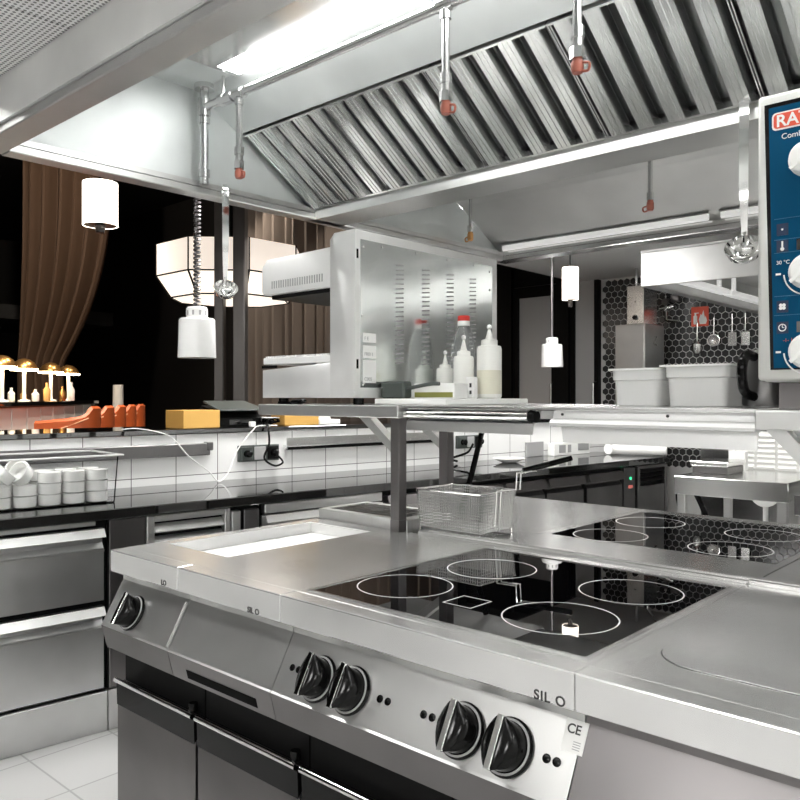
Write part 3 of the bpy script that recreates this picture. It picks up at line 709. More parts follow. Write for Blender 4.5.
# heat strips below the shelf
r = thing('heat_strip', 'reflective tubular heat strip under the shelf near the first post', 'heat lamp', (-1.35, 1.78, 1.26))
b = MB(); b.tube([(-1.572, 1.752, 1.310), (-1.135, 1.752, 1.310)], 0.012, 14); part('heating_tube', b, CHR, r)
b = MB(); b.prism([(1.772, 1.3245), (1.772, 1.296), (1.758, 1.290), (1.754, 1.262), (1.757, 1.2605), (1.762, 1.287), (1.776, 1.293), (1.80, 1.3245)], 'x', -1.572, -1.128); part('reflector', b, S, r)
b = MB(); b.tube([(-1.134, 1.752, 1.310), (-1.112, 1.752, 1.308)], 0.0155, 14); part('end_cap', b, BLKM, r)
b = MB(); b.box(-1.54, -1.52, 1.756, 1.771, 1.3, 1.3245); part('bracket', b, S, r)
b = MB(); b.box(-1.20, -1.18, 1.756, 1.771, 1.3, 1.3245); part('bracket', b, S, r)
r = thing('heat_strip', 'white enamelled heat strip with rounded lip under the shelf middle', 'heat lamp', (-0.81, 1.78, 1.245))
b = MB(); b.prism([(1.752, 1.325), (1.748, 1.306), (1.735, 1.302), (1.729, 1.294), (1.733, 1.287), (1.75, 1.285), (1.82, 1.288), (1.82, 1.325)], 'x', -1.062, -0.5625); part('housing', b, ENAM, r)
b = MB(); b.hexa([(-1.035, 1.752, 1.245), (-0.565, 1.752, 1.245), (-0.565, 1.756, 1.245), (-1.035, 1.756, 1.245), (-1.045, 1.76, 1.2848), (-0.565, 1.76, 1.2848), (-0.565, 1.764, 1.2848), (-1.045, 1.764, 1.2848)]); part('skirt', b, ENAM, r)
for x in (-1.035, -0.76):
    b = MB(); b.lathe([(0.0035, 0), (0.0035, 0.003)], n=10, M=Matrix.Rotation(PI / 2, 3, 'X')); b.xf(Matrix.Translation((x, 1.7495, 1.316))); part('screw', b, INK, r)

# ------------------------------------------------------------------ salamander grill on the shelf
ZS = SZ1 + 0.022
r = thing('salamander_grill', 'large steel salamander grill on the shelf end, back panel with slits', 'grill', (-2.0, 2.12, SZ1))
YA, YB = 1.74, 2.51
b = MB(); b.prism([(-1.892, ZS), (-1.775, ZS), (-1.775, 1.892), (-1.872, 1.892), (-1.892, 1.872)], 'y', YA, YB, 0.002); part('column', b, SGRL, r)
b = MB()
for fx in (-2.2, -1.82):
    for fy in (1.8, 2.45): b.lathe([(0.018, 0), (0.018, 0.0218)], (fx, fy, SZ1), 14)
part('feet', b, BLK, r)
b = MB(); b.prism([(-2.248, ZS), (-1.893, ZS), (-1.893, 1.472), (-2.248, 1.455)], 'y', YA + 0.003, YB, 0.002); part('base', b, SGRL, r)
b = MB(); b.box(-2.25, -1.894, YA + 0.006, YB, 1.474, 1.498, 0.003); tr = part('grill_tray', b, SBAS, r)
b = MB()
for k in range(26): b.box(-2.24 + k * 0.0135, -2.2345 + k * 0.0135, YA + 0.01, YB - 0.01, 1.498, 1.504)
part('grill_bars', b, SBAS, tr)
b = MB(); b.box(-2.252, -2.17, YA + 0.002, YA + 0.006, 1.461, 1.471); part('tray_slot', b, RUB, r)
b = MB(); b.prism([(-2.262, 1.735), (-2.25, 1.722), (-1.893, 1.722), (-1.893, 1.852), (-2.235, 1.846), (-2.262, 1.825)], 'y', YA + 0.01, YB, 0.003); hd = part('heating_head', b, SBAS, r)
b = MB()
for k in range(22): b.box(-2.205 + k * 0.0125, -2.2 + k * 0.0125, YA + 0.0085, YA + 0.0105, 1.742, 1.768)
part('vent_slots', b, GRY2, hd, smooth=False)
b = MB(); b.box(-2.23, -1.90, YA + 0.03, YB - 0.03, 1.708, 1.7215); part('burner', b, BLKM, hd)
# back panel (faces +x)
b = MB(); b.box(-1.7748, -1.7725, YA + 0.022, YB - 0.035, ZS + 0.033, 1.862); bp = part('back_panel', b, SPAN, r, smooth=False)
b = MB()
for col_ in range(4):
    yy = 1.925 + col_ * 0.135
    for k in range(22): b.hexa([(-1.7726, yy, 1.47 + k * 0.0155), (-1.7712, yy, 1.47 + k * 0.0155), (-1.7712, yy + 0.04, 1.474 + k * 0.0155), (-1.7726, yy + 0.04, 1.474 + k * 0.0155), (-1.7726, yy, 1.4745 + k * 0.0155), (-1.7712, yy, 1.4745 + k * 0.0155), (-1.7712, yy + 0.04, 1.4785 + k * 0.0155), (-1.7726, yy + 0.04, 1.4785 + k * 0.0155)])
part('vent_slits', b, GRY2, bp, smooth=False)
for y, z in ((1.775, 1.84), (1.86, 1.85), (2.03, 1.852), (2.2, 1.852), (2.36, 1.852), (2.46, 1.84), (1.77, 1.62), (2.465, 1.62), (2.46, 1.77), (1.775, 1.40), (1.86, 1.39), (2.03, 1.39), (2.2, 1.39), (2.465, 1.39)):
    b = MB(); b.lathe([(0.005, 0), (0.0045, 0.0025), (0.002, 0.003)], n=10, M=Matrix.Rotation(PI / 2, 3, 'Y')); b.xf(Matrix.Translation((-1.7724, y, z))); part('screw', b, CHR, bp)
for z0, z1, txt in ((1.535, 1.565, 'F E'), (1.485, 1.525, 'FR011'), (1.405, 1.478, 'C005')):
    b = MB(); b.box(-1.7724, -1.7718, 1.772, 1.832, z0, z1); lb = part('data_label', b, PAPER, bp, label='white data label')
    lettering(txt, 0.016, lb, (-1.7716, 1.778, z0 + 0.007), (PI / 2, 0, PI / 2), GRY2)
b = MB(); b.box(-1.7749, -1.7738, 1.746, 1.754, 1.80, 1.83); b.box(-1.7749, -1.7738, 1.746, 1.754, 1.45, 1.48); part('slot', b, RUB, r)

# ------------------------------------------------------------------ things on the shelf
b = MB(); b.box(-1.765, -1.665, 1.845, 1.89, SZ1 + 0.0205, SZ1 + 0.075, 0.006)
b.tube(bez([(-1.67, 1.865, SZ1 + 0.05), (-1.63, 1.87, SZ1 + 0.058), (-1.58, 1.88, SZ1 + 0.066), (-1.55, 1.885, SZ1 + 0.066)]), 0.006, 8)
single('power_adapter', b, GREY, 'dark green-grey power adapter with a lead in front of the grill', 'adapter')
b = MB(); b.box(-1.768, -1.47, 1.82, 2.26, SZ1 + 0.001, SZ1 + 0.0198, 0.003)
single('cutting_board', b, WHT, 'white board lying under the squeeze bottles and dark adapter', 'board')
r = thing('recipe_box', 'white printed carton with an olive band by the squeeze bottles', 'box', (-1.58, 1.93, SZ1 + 0.02))
b = MB(); b.box(-1.665, -1.50, 1.895, 1.965, SZ1 + 0.0202, SZ1 + 0.068, 0.002); part('carton', b, PAPER, r)
b = MB(); b.box(-1.66, -1.505, 1.8938, 1.8949, SZ1 + 0.024, SZ1 + 0.040); part('printed_band', b, OLIVE, r)
b = MB(); b.tube([(-2.085, 1.735, SZ1 + 0.006), (-2.07, 1.735, SZ1 + 0.009), (-2.03, 1.733, SZ1 + 0.009), (-2.01, 1.73, SZ1 + 0.012), (-2.0, 1.73, SZ1 + 0.012)], [0.003, 0.008, 0.009, 0.008, 0.004], 10); b.box(-2.15, -2.08, 1.733, 1.737, SZ1 + 0.001, SZ1 + 0.010)
single('paring_knife', b, BLK, 'black handled knife lying on the shelf edge below the grill', 'knife')
def bottle(name, x, y, rad, h, label, nozz=0.05, fill=0.35):
    z0 = SZ1 + 0.0202
    r = thing(name, label, 'bottle', (x, y, z0), group=None)
    b = MB(); b.lathe([(rad * 0.9, 0), (rad, 0.006), (rad, h * 0.88), (rad * 0.93, h * 0.93), (rad * 0.6, h * 0.95), (rad * 0.6, h * 0.96)], (x, y, z0), 24); bd = part('body', b, SQZ, r)
    b = MB(); b.lathe([(rad * 0.66, h * 0.945), (rad * 0.66, h * 1.04), (rad * 0.34, h * 1.06), (rad * 0.22, h * 1.06 + nozz * 0.5), (rad * 0.1, h * 1.06 + nozz)], (x, y, z0), 20); nz = part('nozzle_cap', b, SQZ, r)
    b = MB(); b.lathe([(rad * 0.06, 0), (rad * 0.22, 0.004), (rad * 0.22, 0.012), (rad * 0.06, 0.016)], (x, y, z0 + h * 1.06 + nozz), 12); part('tip', b, WHT, nz)
    if fill:
        b = MB(); b.lathe([(rad * 1.004, h * 0.08), (rad * 1.004, h * (0.08 + fill))], (x, y, z0), 24, caps=False); part('sauce_level', b, SQZF, bd, label='paler sauce showing through the bottle')
bottle('squeeze_bottle', -1.725, 2.13, 0.031, 0.112, 'short white squeeze bottle, smallest in the row by the grill', 0.032, 0)
bottle('squeeze_bottle', -1.602, 2.075, 0.034, 0.150, 'white squeeze bottle standing before the red-capped clear bottle', 0.036, 0)
bottle('squeeze_bottle', -1.530, 2.12, 0.041, 0.185, 'tall white squeeze bottle with pale sauce showing in its lower half', 0.032, 0.42)
r = thing('plastic_bottle', 'clear plastic bottle with red cap among white squeeze bottles', 'bottle', (-1.675, 2.17, SZ1 + 0.0202))
c = (-1.675, 2.17, SZ1 + 0.0202)
b = MB(); b.lathe([(0.04, 0), (0.044, 0.01), (0.044, 0.15), (0.041, 0.18), (0.03, 0.225), (0.019, 0.25), (0.016, 0.262), (0.014, 0.262), (0.017, 0.25), (0.028, 0.225), (0.039, 0.18), (0.042, 0.15), (0.042, 0.012)], c, 28); part('body', b, PET, r)
b = MB(); b.lathe([(0.021, 0.252), (0.021, 0.268)], c, 24); part('neck_ring', b, WHT, r)
b = MB(); b.lathe([(0.0215, 0.2685), (0.0215, 0.284), (0.019, 0.287)], c, 24); part('cap', b, RED, r, label='red screw cap')
b = MB(); b.box(-1.565, -1.530, 2.035, 2.058, SZ1 + 0.0202, SZ1 + 0.09, 0.003); b.mi = 1; b.box(-1.547, -1.539, 2.0342, 2.0348, SZ1 + 0.034, SZ1 + 0.046); b.box(-1.547, -1.539, 2.0342, 2.0348, SZ1 + 0.056, SZ1 + 0.070)
single('timer', b, [WHT, INK], 'small white block timer in front of the tall squeeze bottle', 'timer')

def gn_pan(x0, x1, y0, y1, h, label, rim):
    z0 = SZ1 + 0.001
    r = thing('food_pan', label, 'food pan', ((x0 + x1) / 2, (y0 + y1) / 2, z0))
    b = MB(); t = 0.003; n = 5
    def rr(i, z): return [(p[0], p[1], z) for p in rounded(x0 + i, x1 - i, y0 + i, y1 - i, 0.02, n)]
    b.ring([rr(0.006, z0), rr(0.002, z0 + h * 0.7), rr(-0.002, z0 + h * 0.7 + 0.003), rr(-0.003, z0 + h), rr(-0.003 + t, z0 + h), rr(-0.002 + t, z0 + h * 0.7 + 0.003), rr(0.002 + t, z0 + h * 0.7), rr(0.006 + t, z0 + t)]); part('pan', b, FROST, r)
    b = MB()
    pts = rounded(x0 - rim, x1 + 0.008, y0 - 0.008, y1 + 0.008, 0.022, n); inn = rounded(x0, x1, y0, y1, 0.02, n)
    b.ring([[(p[0], p[1], z0 + h) for p in pts], [(p[0], p[1], z0 + h + 0.005) for p in pts], [(p[0], p[1], z0 + h + 0.005) for p in inn], [(p[0], p[1], z0 + h) for p in inn], [(p[0], p[1], z0 + h) for p in pts]], True, False); part('rim', b, WHT, r)
    return r
gn_pan(-1.045, -0.905, 2.03, 2.20, 0.098, 'frosted plastic food pan on the shelf, the one farther from the oven', 0.015)
gn_pan(-0.886, -0.722, 2.02, 2.20, 0.104, 'frosted plastic food pan on the shelf, the one next to the black-handled jug', 0.02)
r = thing('steel_jug', 'dark steel jug with a black handle between food pan and oven', 'jug', (-0.60, 2.08, SZ1))
c = (-0.650, 2.10, SZ1 + 0.001)
b = MB(); b.lathe([(0.058, 0), (0.062, 0.006), (0.060, 0.12), (0.056, 0.13), (0.05, 0.13), (0.05, 0.02)], c, 28); part('body', b, SDK, r)
b = MB(); b.lathe([(0.061, 0.1305), (0.05, 0.142), (0.012, 0.146), (0.012, 0.156)], c, 24); part('lid', b, SBR, r)
b = MB(); b.tube(bez([(-0.665, 2.045, SZ1 + 0.125), (-0.675, 2.01, SZ1 + 0.128), (-0.679, 1.995, SZ1 + 0.09), (-0.676, 2.005, SZ1 + 0.04), (-0.665, 2.045, SZ1 + 0.025)]), 0.012, 10); part('handle', b, BLK, r)

# ------------------------------------------------------------------ combi oven on the shelf
r = thing('combi_oven', 'combi oven with a blue control panel on the shelf', 'oven', (-0.1, 2.0, SZ1))
OX0, OX1, OY = -0.555, 0.28, 1.722
b = MB(); b.box(OX0 + 0.02, OX1 - 0.02, 1.80, 2.40, SZ1 - 0.002, 1.391); part('plinth', b, SDOOR, r)
b = MB(); b.box(OX0, OX1, OY + 0.03, 2.46, 1.392, 1.988, 0.006); part('body', b, OVFR, r)
b = MB(); b.box(OX0, OX1, OY, OY + 0.0295, 1.394, 1.988, 0.008, 3); part('front_frame', b, OVFR, r)
b = MB(); b.hexa([(-0.528, OY - 0.002, 1.416), (0.0, OY - 0.002, 1.416), (0.0, OY, 1.416), (-0.528, OY, 1.416), (-0.540, OY - 0.002, 1.966), (0.0, OY - 0.002, 1.966), (0.0, OY, 1.966), (-0.540, OY, 1.966)]); part('gasket', b, BLK, r)
b = MB(); b.hexa([(-0.521, OY - 0.004, 1.419), (-0.01, OY - 0.004, 1.419), (-0.01, OY - 0.002, 1.419), (-0.521, OY - 0.002, 1.419), (-0.531, OY - 0.004, 1.957), (-0.01, OY - 0.004, 1.957), (-0.01, OY - 0.002, 1.957), (-0.531, OY - 0.002, 1.957)])
cp = part('control_panel', b, BLUE, r, label='blue control panel')
yp = OY - 0.0042
b = MB(); b.prism(rounded(-0.524, -0.335, 1.908, 1.944, 0.008, 4), 'y', yp - 0.0012, yp); lp = part('name_plate', b, WHT, cp, label='red name plate with white edge', smooth=False)
b = MB(); b.prism(rounded(-0.5205, -0.3385, 1.911, 1.941, 0.007, 4), 'y', yp - 0.002, yp - 0.0013); part('plate_field', b, SIGNR, lp, smooth=False)
lettering('RATIONAL', 0.034, lp, (-0.516, yp - 0.0026, 1.9145), (PI / 2, 0, 0), WHT, bold=0.0006)
lettering('CombiMaster', 0.016, cp, (-0.506, yp - 0.0008, 1.888), (PI / 2, 0, 0), WHT)
for z in (1.725, 1.682, 1.655, 1.566, 1.527):
    b = MB(); b.box(-0.52, -0.02, yp - 0.0004, yp, z, z + 0.0012); part('divider_line', b, plain('panel_line', (0.02, 0.13, 0.24), 0.4) if 'panel_line' not in MATS else MATS['panel_line'], cp, smooth=False)
def icon(z, kind):
    b = MB(); b.box(-0.515, -0.493, yp - 0.0008, yp, z - 0.012, z + 0.012); ic = part('icon_plate', b, BLUED, cp, smooth=False)
    g = MB(); x = -0.504; y = yp - 0.0016
    def dsc(cx, cz, r0, r1):
        g.lathe([(r0, 0), (r1, 0), (r1, 0.0006), (r0, 0.0006), (r0, 0)], (cx, y + 0.0006, cz), 16, Matrix.Rotation(PI / 2, 3, 'X'), False)
    if kind == 'thermo': g.box(x - 0.0016, x + 0.0016, y, y + 0.0006, z - 0.004, z + 0.010); dsc(x, z - 0.006, 0.0, 0.0038)
    elif kind == 'fan':
        for a in range(4): dsc(x + 0.0042 * math.cos(a * PI / 2 + 0.78), z + 0.0042 * math.sin(a * PI / 2 + 0.78), 0.0, 0.0035)
    elif kind == 'clock':
        dsc(x, z, 0.006, 0.0078); g.box(x - 0.0006, x + 0.0006, y, y + 0.0006, z, z + 0.005); g.box(x, x + 0.004, y, y + 0.0006, z - 0.0006, z + 0.0006)
    else: dsc(x, z, 0.0, 0.0022)
    part('icon_mark', g, WHT, ic, smooth=False)
icon(1.703, 'dot'); icon(1.669, 'thermo'); icon(1.545, 'fan'); icon(1.502, 'clock')
for z in (1.669, 1.502):
    b = MB(); b.box(-0.477, -0.35, yp - 0.001, yp, z - 0.011, z + 0.011); part('display', b, GLASSBLK, cp, smooth=False)
for z, arc in ((1.838, False), (1.612, True), (1.452, True)):
    k = MB(); RX = Matrix.Rotation(PI / 2, 3, 'X'); c = (-0.455, yp - 0.0006, z)
    k.lathe([(0.036, 0), (0.036, 0.008), (0.033, 0.012), (0.030, 0.026), (0.026, 0.029)], c, 32, RX); kk = part('knob', k, WHT, cp, label='round white knob')
    k = MB(); k.box(-0.004, 0.004, -0.0325, -0.029, -0.034, 0.034, 0.001); k.xf(Matrix.Translation(c) @ Matrix.Rotation(math.radians(50), 4, 'Y')); part('pointer', k, WHT, kk)
    if arc:
        g = MB(); n = 26
        P1 = [(c[0] + 0.046 * math.cos(a), yp - 0.0008, c[2] + 0.046 * math.sin(a)) for a in [PI * 1.02 + 1.2 * q / n for q in range(n + 1)]]
        g.tube(P1, 0.0016, 6); part('dial_arc', g, WHT, cp)
        g = MB(); g.box(-0.517, -0.507, yp - 0.0006, yp, z - 0.002, z + 0.002); part('dial_mark', g, WHT, cp, smooth=False)
lettering('-1- 1 - 2', 0.010, cp, (-0.503, yp - 0.0008, 1.473), (PI / 2, 0, 0), MATS['sign_red'])
lettering('30 °C', 0.011, cp, (-0.516, yp - 0.0008, 1.632), (PI / 2, 0, 0), WHT)
b = MB(); b.box(0.0, 0.26, OY - 0.03, OY - 0.0005, 1.42, 1.96, 0.006); part('door', b, OVFR, r)

# ------------------------------------------------------------------ fry basket
r = thing('fry_basket', 'wire mesh fry basket with a black handle on the rear worktop', 'fry basket', (-1.63, 2.16, 0.902))
BX0, BX1, BY0, BY1, BZ0, BZ1 = -1.775, -1.505, 2.035, 2.235, 0.918, 1.045
ins = 0.009
def bl(u, v, k):  # bilinear corner points, wider at the top
    i = ins * (1 - k)
    return Vector((BX0 + i + (BX1 - BX0 - 2 * i) * u, BY0 + i + (BY1 - BY0 - 2 * i) * v, BZ0 + (BZ1 - BZ0) * k))
b = MB(); wr = 0.0018
def wire(p, q): b.tube([p, q], wr, 4, False)
nx, ny, nz = 28, 20, 13
for i in range(nx + 1):
    u = i / nx
    for v in (0, 1): wire(bl(u, v, 0), bl(u, v, 1))
    wire(bl(u, 0, 0), bl(u, 1, 0))
for j in range(ny + 1):
    v = j / ny
    for u in (0, 1): wire(bl(u, v, 0), bl(u, v, 1))
    wire(bl(0, v, 0), bl(1, v, 0))
for k in range(nz + 1):
    t = k / nz
    wire(bl(0, 0, t), bl(1, 0, t)); wire(bl(0, 1, t), bl(1, 1, t)); wire(bl(0, 0, t), bl(0, 1, t)); wire(bl(1, 0, t), bl(1, 1, t))
part('mesh', b, WIRE, r)
b = MB(); b.tube([bl(0, 0, 1), bl(1, 0, 1), bl(1, 1, 1), bl(0, 1, 1), bl(0, 0, 1)], 0.003, 8); b.tube([bl(0, 0, 0), bl(1, 0, 0), bl(1, 1, 0), bl(0, 1, 0), bl(0, 0, 0)], 0.002, 6)
for u, v in ((0, 0), (1, 0), (1, 1), (0, 1)):
    q = bl(u, v, 0); b.tube([q, q - Vector((0, 0, BZ0 - 0.9025))], 0.003, 6)
part('rim_wire', b, CHR, r)
b = MB()
for dy in (-0.012, 0.012):
    p0 = bl(1, 0.5, 0) + Vector((0.003, dy, 0.0)); p1 = bl(1, 0.5, 1) + Vector((0.004, dy, 0.006))
    b.tube([p0, p1, p1 + Vector((0.055, 0.028, 0.006)), p1 + Vector((0.058, 0.030, 0.060)), p1 + Vector((0.09, 0.07, 0.068))], 0.0032, 8)
part('handle_wire', b, CHR, r)
q = bl(1, 0.5, 1) + Vector((0.004, 0, 0.006))
b = MB(); b.tube([q + Vector((0.062, 0.045, 0.068)), q + Vector((0.10, 0.09, 0.080)), q + Vector((0.165, 0.18, 0.106))], [0.008, 0.010, 0.009], 12); part('handle_grip', b, BLK, r, label='black handle grip')
b = MB(); b.tube([(-1.86, 2.39, 0.912), (-1.845, 2.44, 1.06), (-1.82, 2.50, 1.29)], 0.011, 10)
single('gas_hose', b, BLK, 'slanting black hose between rear worktop and shelf', 'hose')

# ------------------------------------------------------------------ exhaust hood over the island
HXL, HXR = -2.345, 1.25
r = thing('exhaust_hood', 'huge steel exhaust hood hanging over the island', 'exhaust hood', (-0.55, 2.1, 2.05))
b = MB(); b.box(HXL, HXR, 0.82, 0.84, 2.075, 2.47); part('front_skirt', b, SBAS, r, smooth=False)
b = MB(); b.box(HXL, HXR, 0.818, 0.893, 2.05, 2.074, 0.003); b.box(HXL, HXR, 0.885, 0.893, 2.074, 2.10); part('front_lip', b, SDR, r)
prof = [(0.84, 2.075), (3.33, 2.075), (3.33, 2.12), (2.60, 2.46), (0.84, 2.46)]
b = MB(); b.prism(prof, 'x', HXL - 0.004, HXL + 0.012); part('end_wall', b, SHOOD, r, smooth=False)
b = MB(); b.prism(prof, 'x', HXR - 0.012, HXR); part('end_wall', b, SHOOD, r, smooth=False)
b = MB(); b.box(HXL - 0.012, HXL + 0.05, 0.894, 3.30, 2.05, 2.074, 0.003); b.box(HXL + 0.044, HXL + 0.05, 0.894, 3.30, 2.0745, 2.092); part('end_lip', b, S, r)
b = MB(); b.box(HXR - 0.05, HXR + 0.004, 0.894, 3.30, 2.05, 2.074, 0.003); part('end_lip', b, S, r)
b = MB(); b.box(HXL + 0.012, HXR - 0.012, 0.84, 1.535, 2.412, 2.43); part('inner_ceiling', b, SHOOD, r, smooth=False)
FS = Vector((0, 1.53, 2.412)); FT = Vector((0, 1.70, 2.303)); FB = Vector((0, 2.035, 2.082))
b = MB(); b.prism([(FS.y, FS.z), (FT.y, FT.z), (FT.y + 0.012, FT.z + 0.016), (FS.y + 0.012, FS.z + 0.016)], 'x', HXL + 0.012, HXR - 0.012); part('upper_slope', b, SHOOD, r, smooth=False)
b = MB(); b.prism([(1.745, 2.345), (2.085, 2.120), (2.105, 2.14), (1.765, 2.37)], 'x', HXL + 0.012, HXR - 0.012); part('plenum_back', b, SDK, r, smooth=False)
b = MB(); b.box(HXL + 0.012, HXR - 0.012, 2.036, 2.19, 2.05, 2.062); b.box(HXL + 0.012, HXR - 0.012, 2.036, 2.042, 2.062, 2.102); b.box(HXL + 0.012, HXR - 0.012, 2.184, 2.19, 2.062, 2.102); part('grease_gutter', b, S, r, smooth=False)
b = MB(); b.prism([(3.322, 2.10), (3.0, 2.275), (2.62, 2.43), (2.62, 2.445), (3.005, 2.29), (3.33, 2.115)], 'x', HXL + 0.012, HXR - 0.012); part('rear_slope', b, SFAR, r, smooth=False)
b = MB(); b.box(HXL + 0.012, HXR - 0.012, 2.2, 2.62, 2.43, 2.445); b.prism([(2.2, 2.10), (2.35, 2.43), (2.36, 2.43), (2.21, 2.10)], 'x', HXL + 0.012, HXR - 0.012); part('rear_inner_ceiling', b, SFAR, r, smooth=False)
b = MB(); b.box(HXL, HXR, 3.295, 3.385, 2.05, 2.074, 0.003); b.box(HXL, HXR, 3.375, 3.385, 2.074, 2.14); b.box(HXL, HXR, 3.295, 3.302, 2.0745, 2.094); part('rear_lip', b, SBR, r)
b = MB(); b.box(HXL, HXR, 0.82, 2.62, 2.462, 2.47); part('roof', b, S, r, smooth=False)
for x in (-2.1, 1.0):
    for y in (1.2, 2.5):
        b = MB(); b.tube([(x, y, 2.47), (x, y, 2.5995)], 0.008, 8); part('hanger_rod', b, S, r)
# front lamp
b = MB()
LX0, LX1, LY0, LY1 = -2.08, 0.95, 1.435, 1.525
for q in ((LX0 - 0.02, LX1 + 0.02, 1.20, LY0), (LX0 - 0.02, LX0, LY0, LY1)): b.box(*q, 2.395, 2.4115)
LX0, LX1 = -2.08, 0.95
lf = part('lamp_frame', b, SBR, r, smooth=False)
b = MB(); b.box(LX0, LX1, LY0, LY1, 2.400, 2.4118); part('lamp_diffuser', b, LIT, lf, smooth=False, label='bright white lamp diffuser')
# rear strip lamps
for a, c in ((-2.28, -1.245), (-1.20, -0.2), (-0.15, 0.9)):
    b = MB(); b.box(a, c, 3.262, 3.286, 2.118, 2.124); sf = part('strip_lamp_housing', b, SBR, r, smooth=False)
    b = MB(); b.prism([(3.262, 2.1175), (3.262, 2.098), (3.272, 2.092), (3.286, 2.098), (3.286, 2.1175)], 'x', a + 0.005, c - 0.005); part('strip_lamp_cover', b, LITF, sf)
# baffle filters leaning in the hood
FD = (FB - FT).normalized(); FN = Vector((0, -FD.z, FD.y)) * -1
if FN.z > 0: FN = -FN
FL = (FB - FT).length
MF = Matrix((Vector((1, 0, 0)), FD, FN)).transposed().to_4x4()
PITCH = 0.083; NB = 5
words = ['first', 'second', 'third', 'fourth', 'fifth', 'sixth', 'seventh', 'eighth']
n_f = 8
proto = None
for i in range(n_f):
    xl = HXL + 0.03 + i * (PITCH * NB + 0.004)
    base = Vector((xl + PITCH * NB / 2, FB.y, FB.z))
    if i == n_f - 1 and xl > HXR: break
    lb = 'steel baffle filter, %s in the hood row counting from the pendant end' % words[i]
    if proto is None:
        proto = thing('baffle_filter', lb, 'grease filter', base, group='baffle filters along the hood')
        T = Matrix.Translation(Vector((xl, FT.y, FT.z))) @ MF
        wd = PITCH * NB
        b = MB(); b.box(0, wd, 0.010, 0.016, -0.02, 0.004); b.box(0, wd, FL - 0.018, FL - 0.012, -0.02, 0.004); b.box(0, 0.003, 0.016, FL - 0.018, -0.03, -0.01); b.box(wd - 0.003, wd, 0.016, FL - 0.018, -0.03, -0.01)
        b.xf(T); part('frame', b, SFIL, proto, smooth=False)
        b = MB()
        for k in range(NB):
            x = k * PITCH + 0.012; wf = 0.056; t = 0.0015
            b.box(x + 0.006, x + wf - 0.006, 0.016, FL - 0.018, 0.002, 0.002 + t)
            b.hexa([(x, 0.016, -0.022), (x + t, 0.016, -0.022), (x + t, FL - 0.018, -0.022), (x, FL - 0.018, -0.022), (x + 0.006, 0.016, 0.0035), (x + 0.006 + t, 0.016, 0.0035), (x + 0.006 + t, FL - 0.018, 0.0035), (x + 0.006, FL - 0.018, 0.0035)])
            b.hexa([(x + wf - t, 0.016, -0.022), (x + wf, 0.016, -0.022), (x + wf, FL - 0.018, -0.022), (x + wf - t, FL - 0.018, -0.022), (x + wf - 0.006 - t, 0.016, 0.0035), (x + wf - 0.006, 0.016, 0.0035), (x + wf - 0.006, FL - 0.018, 0.0035), (x + wf - 0.006 - t, FL - 0.018, 0.0035)])
            b.box(x + 0.019, x + 0.021, 0.016, FL - 0.018, 0.0035, 0.0055); b.box(x + wf - 0.021, x + wf - 0.019, 0.016, FL - 0.018, 0.0035, 0.0055)
        b.xf(T); part('front_baffles', b, SFIL, proto, smooth=False)
        b = MB()
        for k in range(NB):
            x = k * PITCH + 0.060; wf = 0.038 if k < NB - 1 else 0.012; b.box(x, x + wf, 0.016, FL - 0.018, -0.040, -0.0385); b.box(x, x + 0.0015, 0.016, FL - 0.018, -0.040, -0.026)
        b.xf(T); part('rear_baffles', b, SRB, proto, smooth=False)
    else:
        o = copy_tree(proto); o.location = base; o['label'] = lb

# fire suppression pipe
r = thing('suppression_pipe', 'long steel suppression pipe with red nozzles inside the front hood half', 'pipe', (-2.27, 1.515, 2.075))
PZ = 2.335
b = MB(); b.tube([(-2.27, 1.515, PZ), (0.9, 1.515, PZ - 0.01)], 0.0135, 12); part('main_pipe', b, PIPE, r)
b = MB(); b.tube([(-2.27, 1.515, 2.0755), (-2.27, 1.515, 2.411)], 0.0145, 12)
for z0, z1, rr in ((2.395, 2.4115, 0.034), (PZ - 0.03, PZ + 0.03, 0.021), (2.28, 2.30, 0.019), (2.10, 2.125, 0.019)): b.tube([(-2.27, 1.515, z0), (-2.27, 1.515, z1)], rr, 12)
part('riser', b, PIPE, r)
for x in (-2.13, -2.075, -1.225, -0.86, -0.35):
    b = MB(); b.tube([(x - 0.022, 1.515, PZ - 0.002), (x + 0.022, 1.515, PZ - 0.002)], 0.0195, 12); part('pipe_coupling', b, PIPE, r)
b = MB(); b.tube([(-2.16, 1.515, PZ), (-2.16, 1.515, 2.411)], 0.006, 8); b.tube([(-2.175, 1.515, PZ), (-2.145, 1.515, PZ)], 0.02, 10); part('pipe_hanger', b, PIPE, r)
for x in (-2.075, -1.225, -0.860, -0.35):
    b = MB(); b.tube([(x, 1.515, PZ - 0.01), (x, 1.515, 2.14)], 0.0105, 10)
    b.tube([(x, 1.515, 2.16), (x, 1.515, 2.135)], 0.0155, 10); b.tube([(x, 1.515, 2.14), (x, 1.515, 2.115)], 0.013, 10); b.tube([(x, 1.515, 2.115), (x, 1.515, 2.09)], 0.017, 6)
    b.tube([(x, 1.515, PZ - 0.04), (x, 1.515, PZ - 0.02)], 0.0145, 10)
    d = part('drop_pipe', b, PIPE, r)
    b = MB(); b.lathe([(0.011, 0.0), (0.014, 0.008), (0.014, 0.022), (0.010, 0.03)], (x, 1.515, 2.06), 14); b.tube(bez([(x + 0.013, 1.515, 2.08), (x + 0.028, 1.515, 2.075), (x + 0.026, 1.515, 2.06), (x + 0.01, 1.515, 2.062)], 6), 0.003, 6); part('nozzle_cap', b, REDCAP, d, label='red nozzle cap')
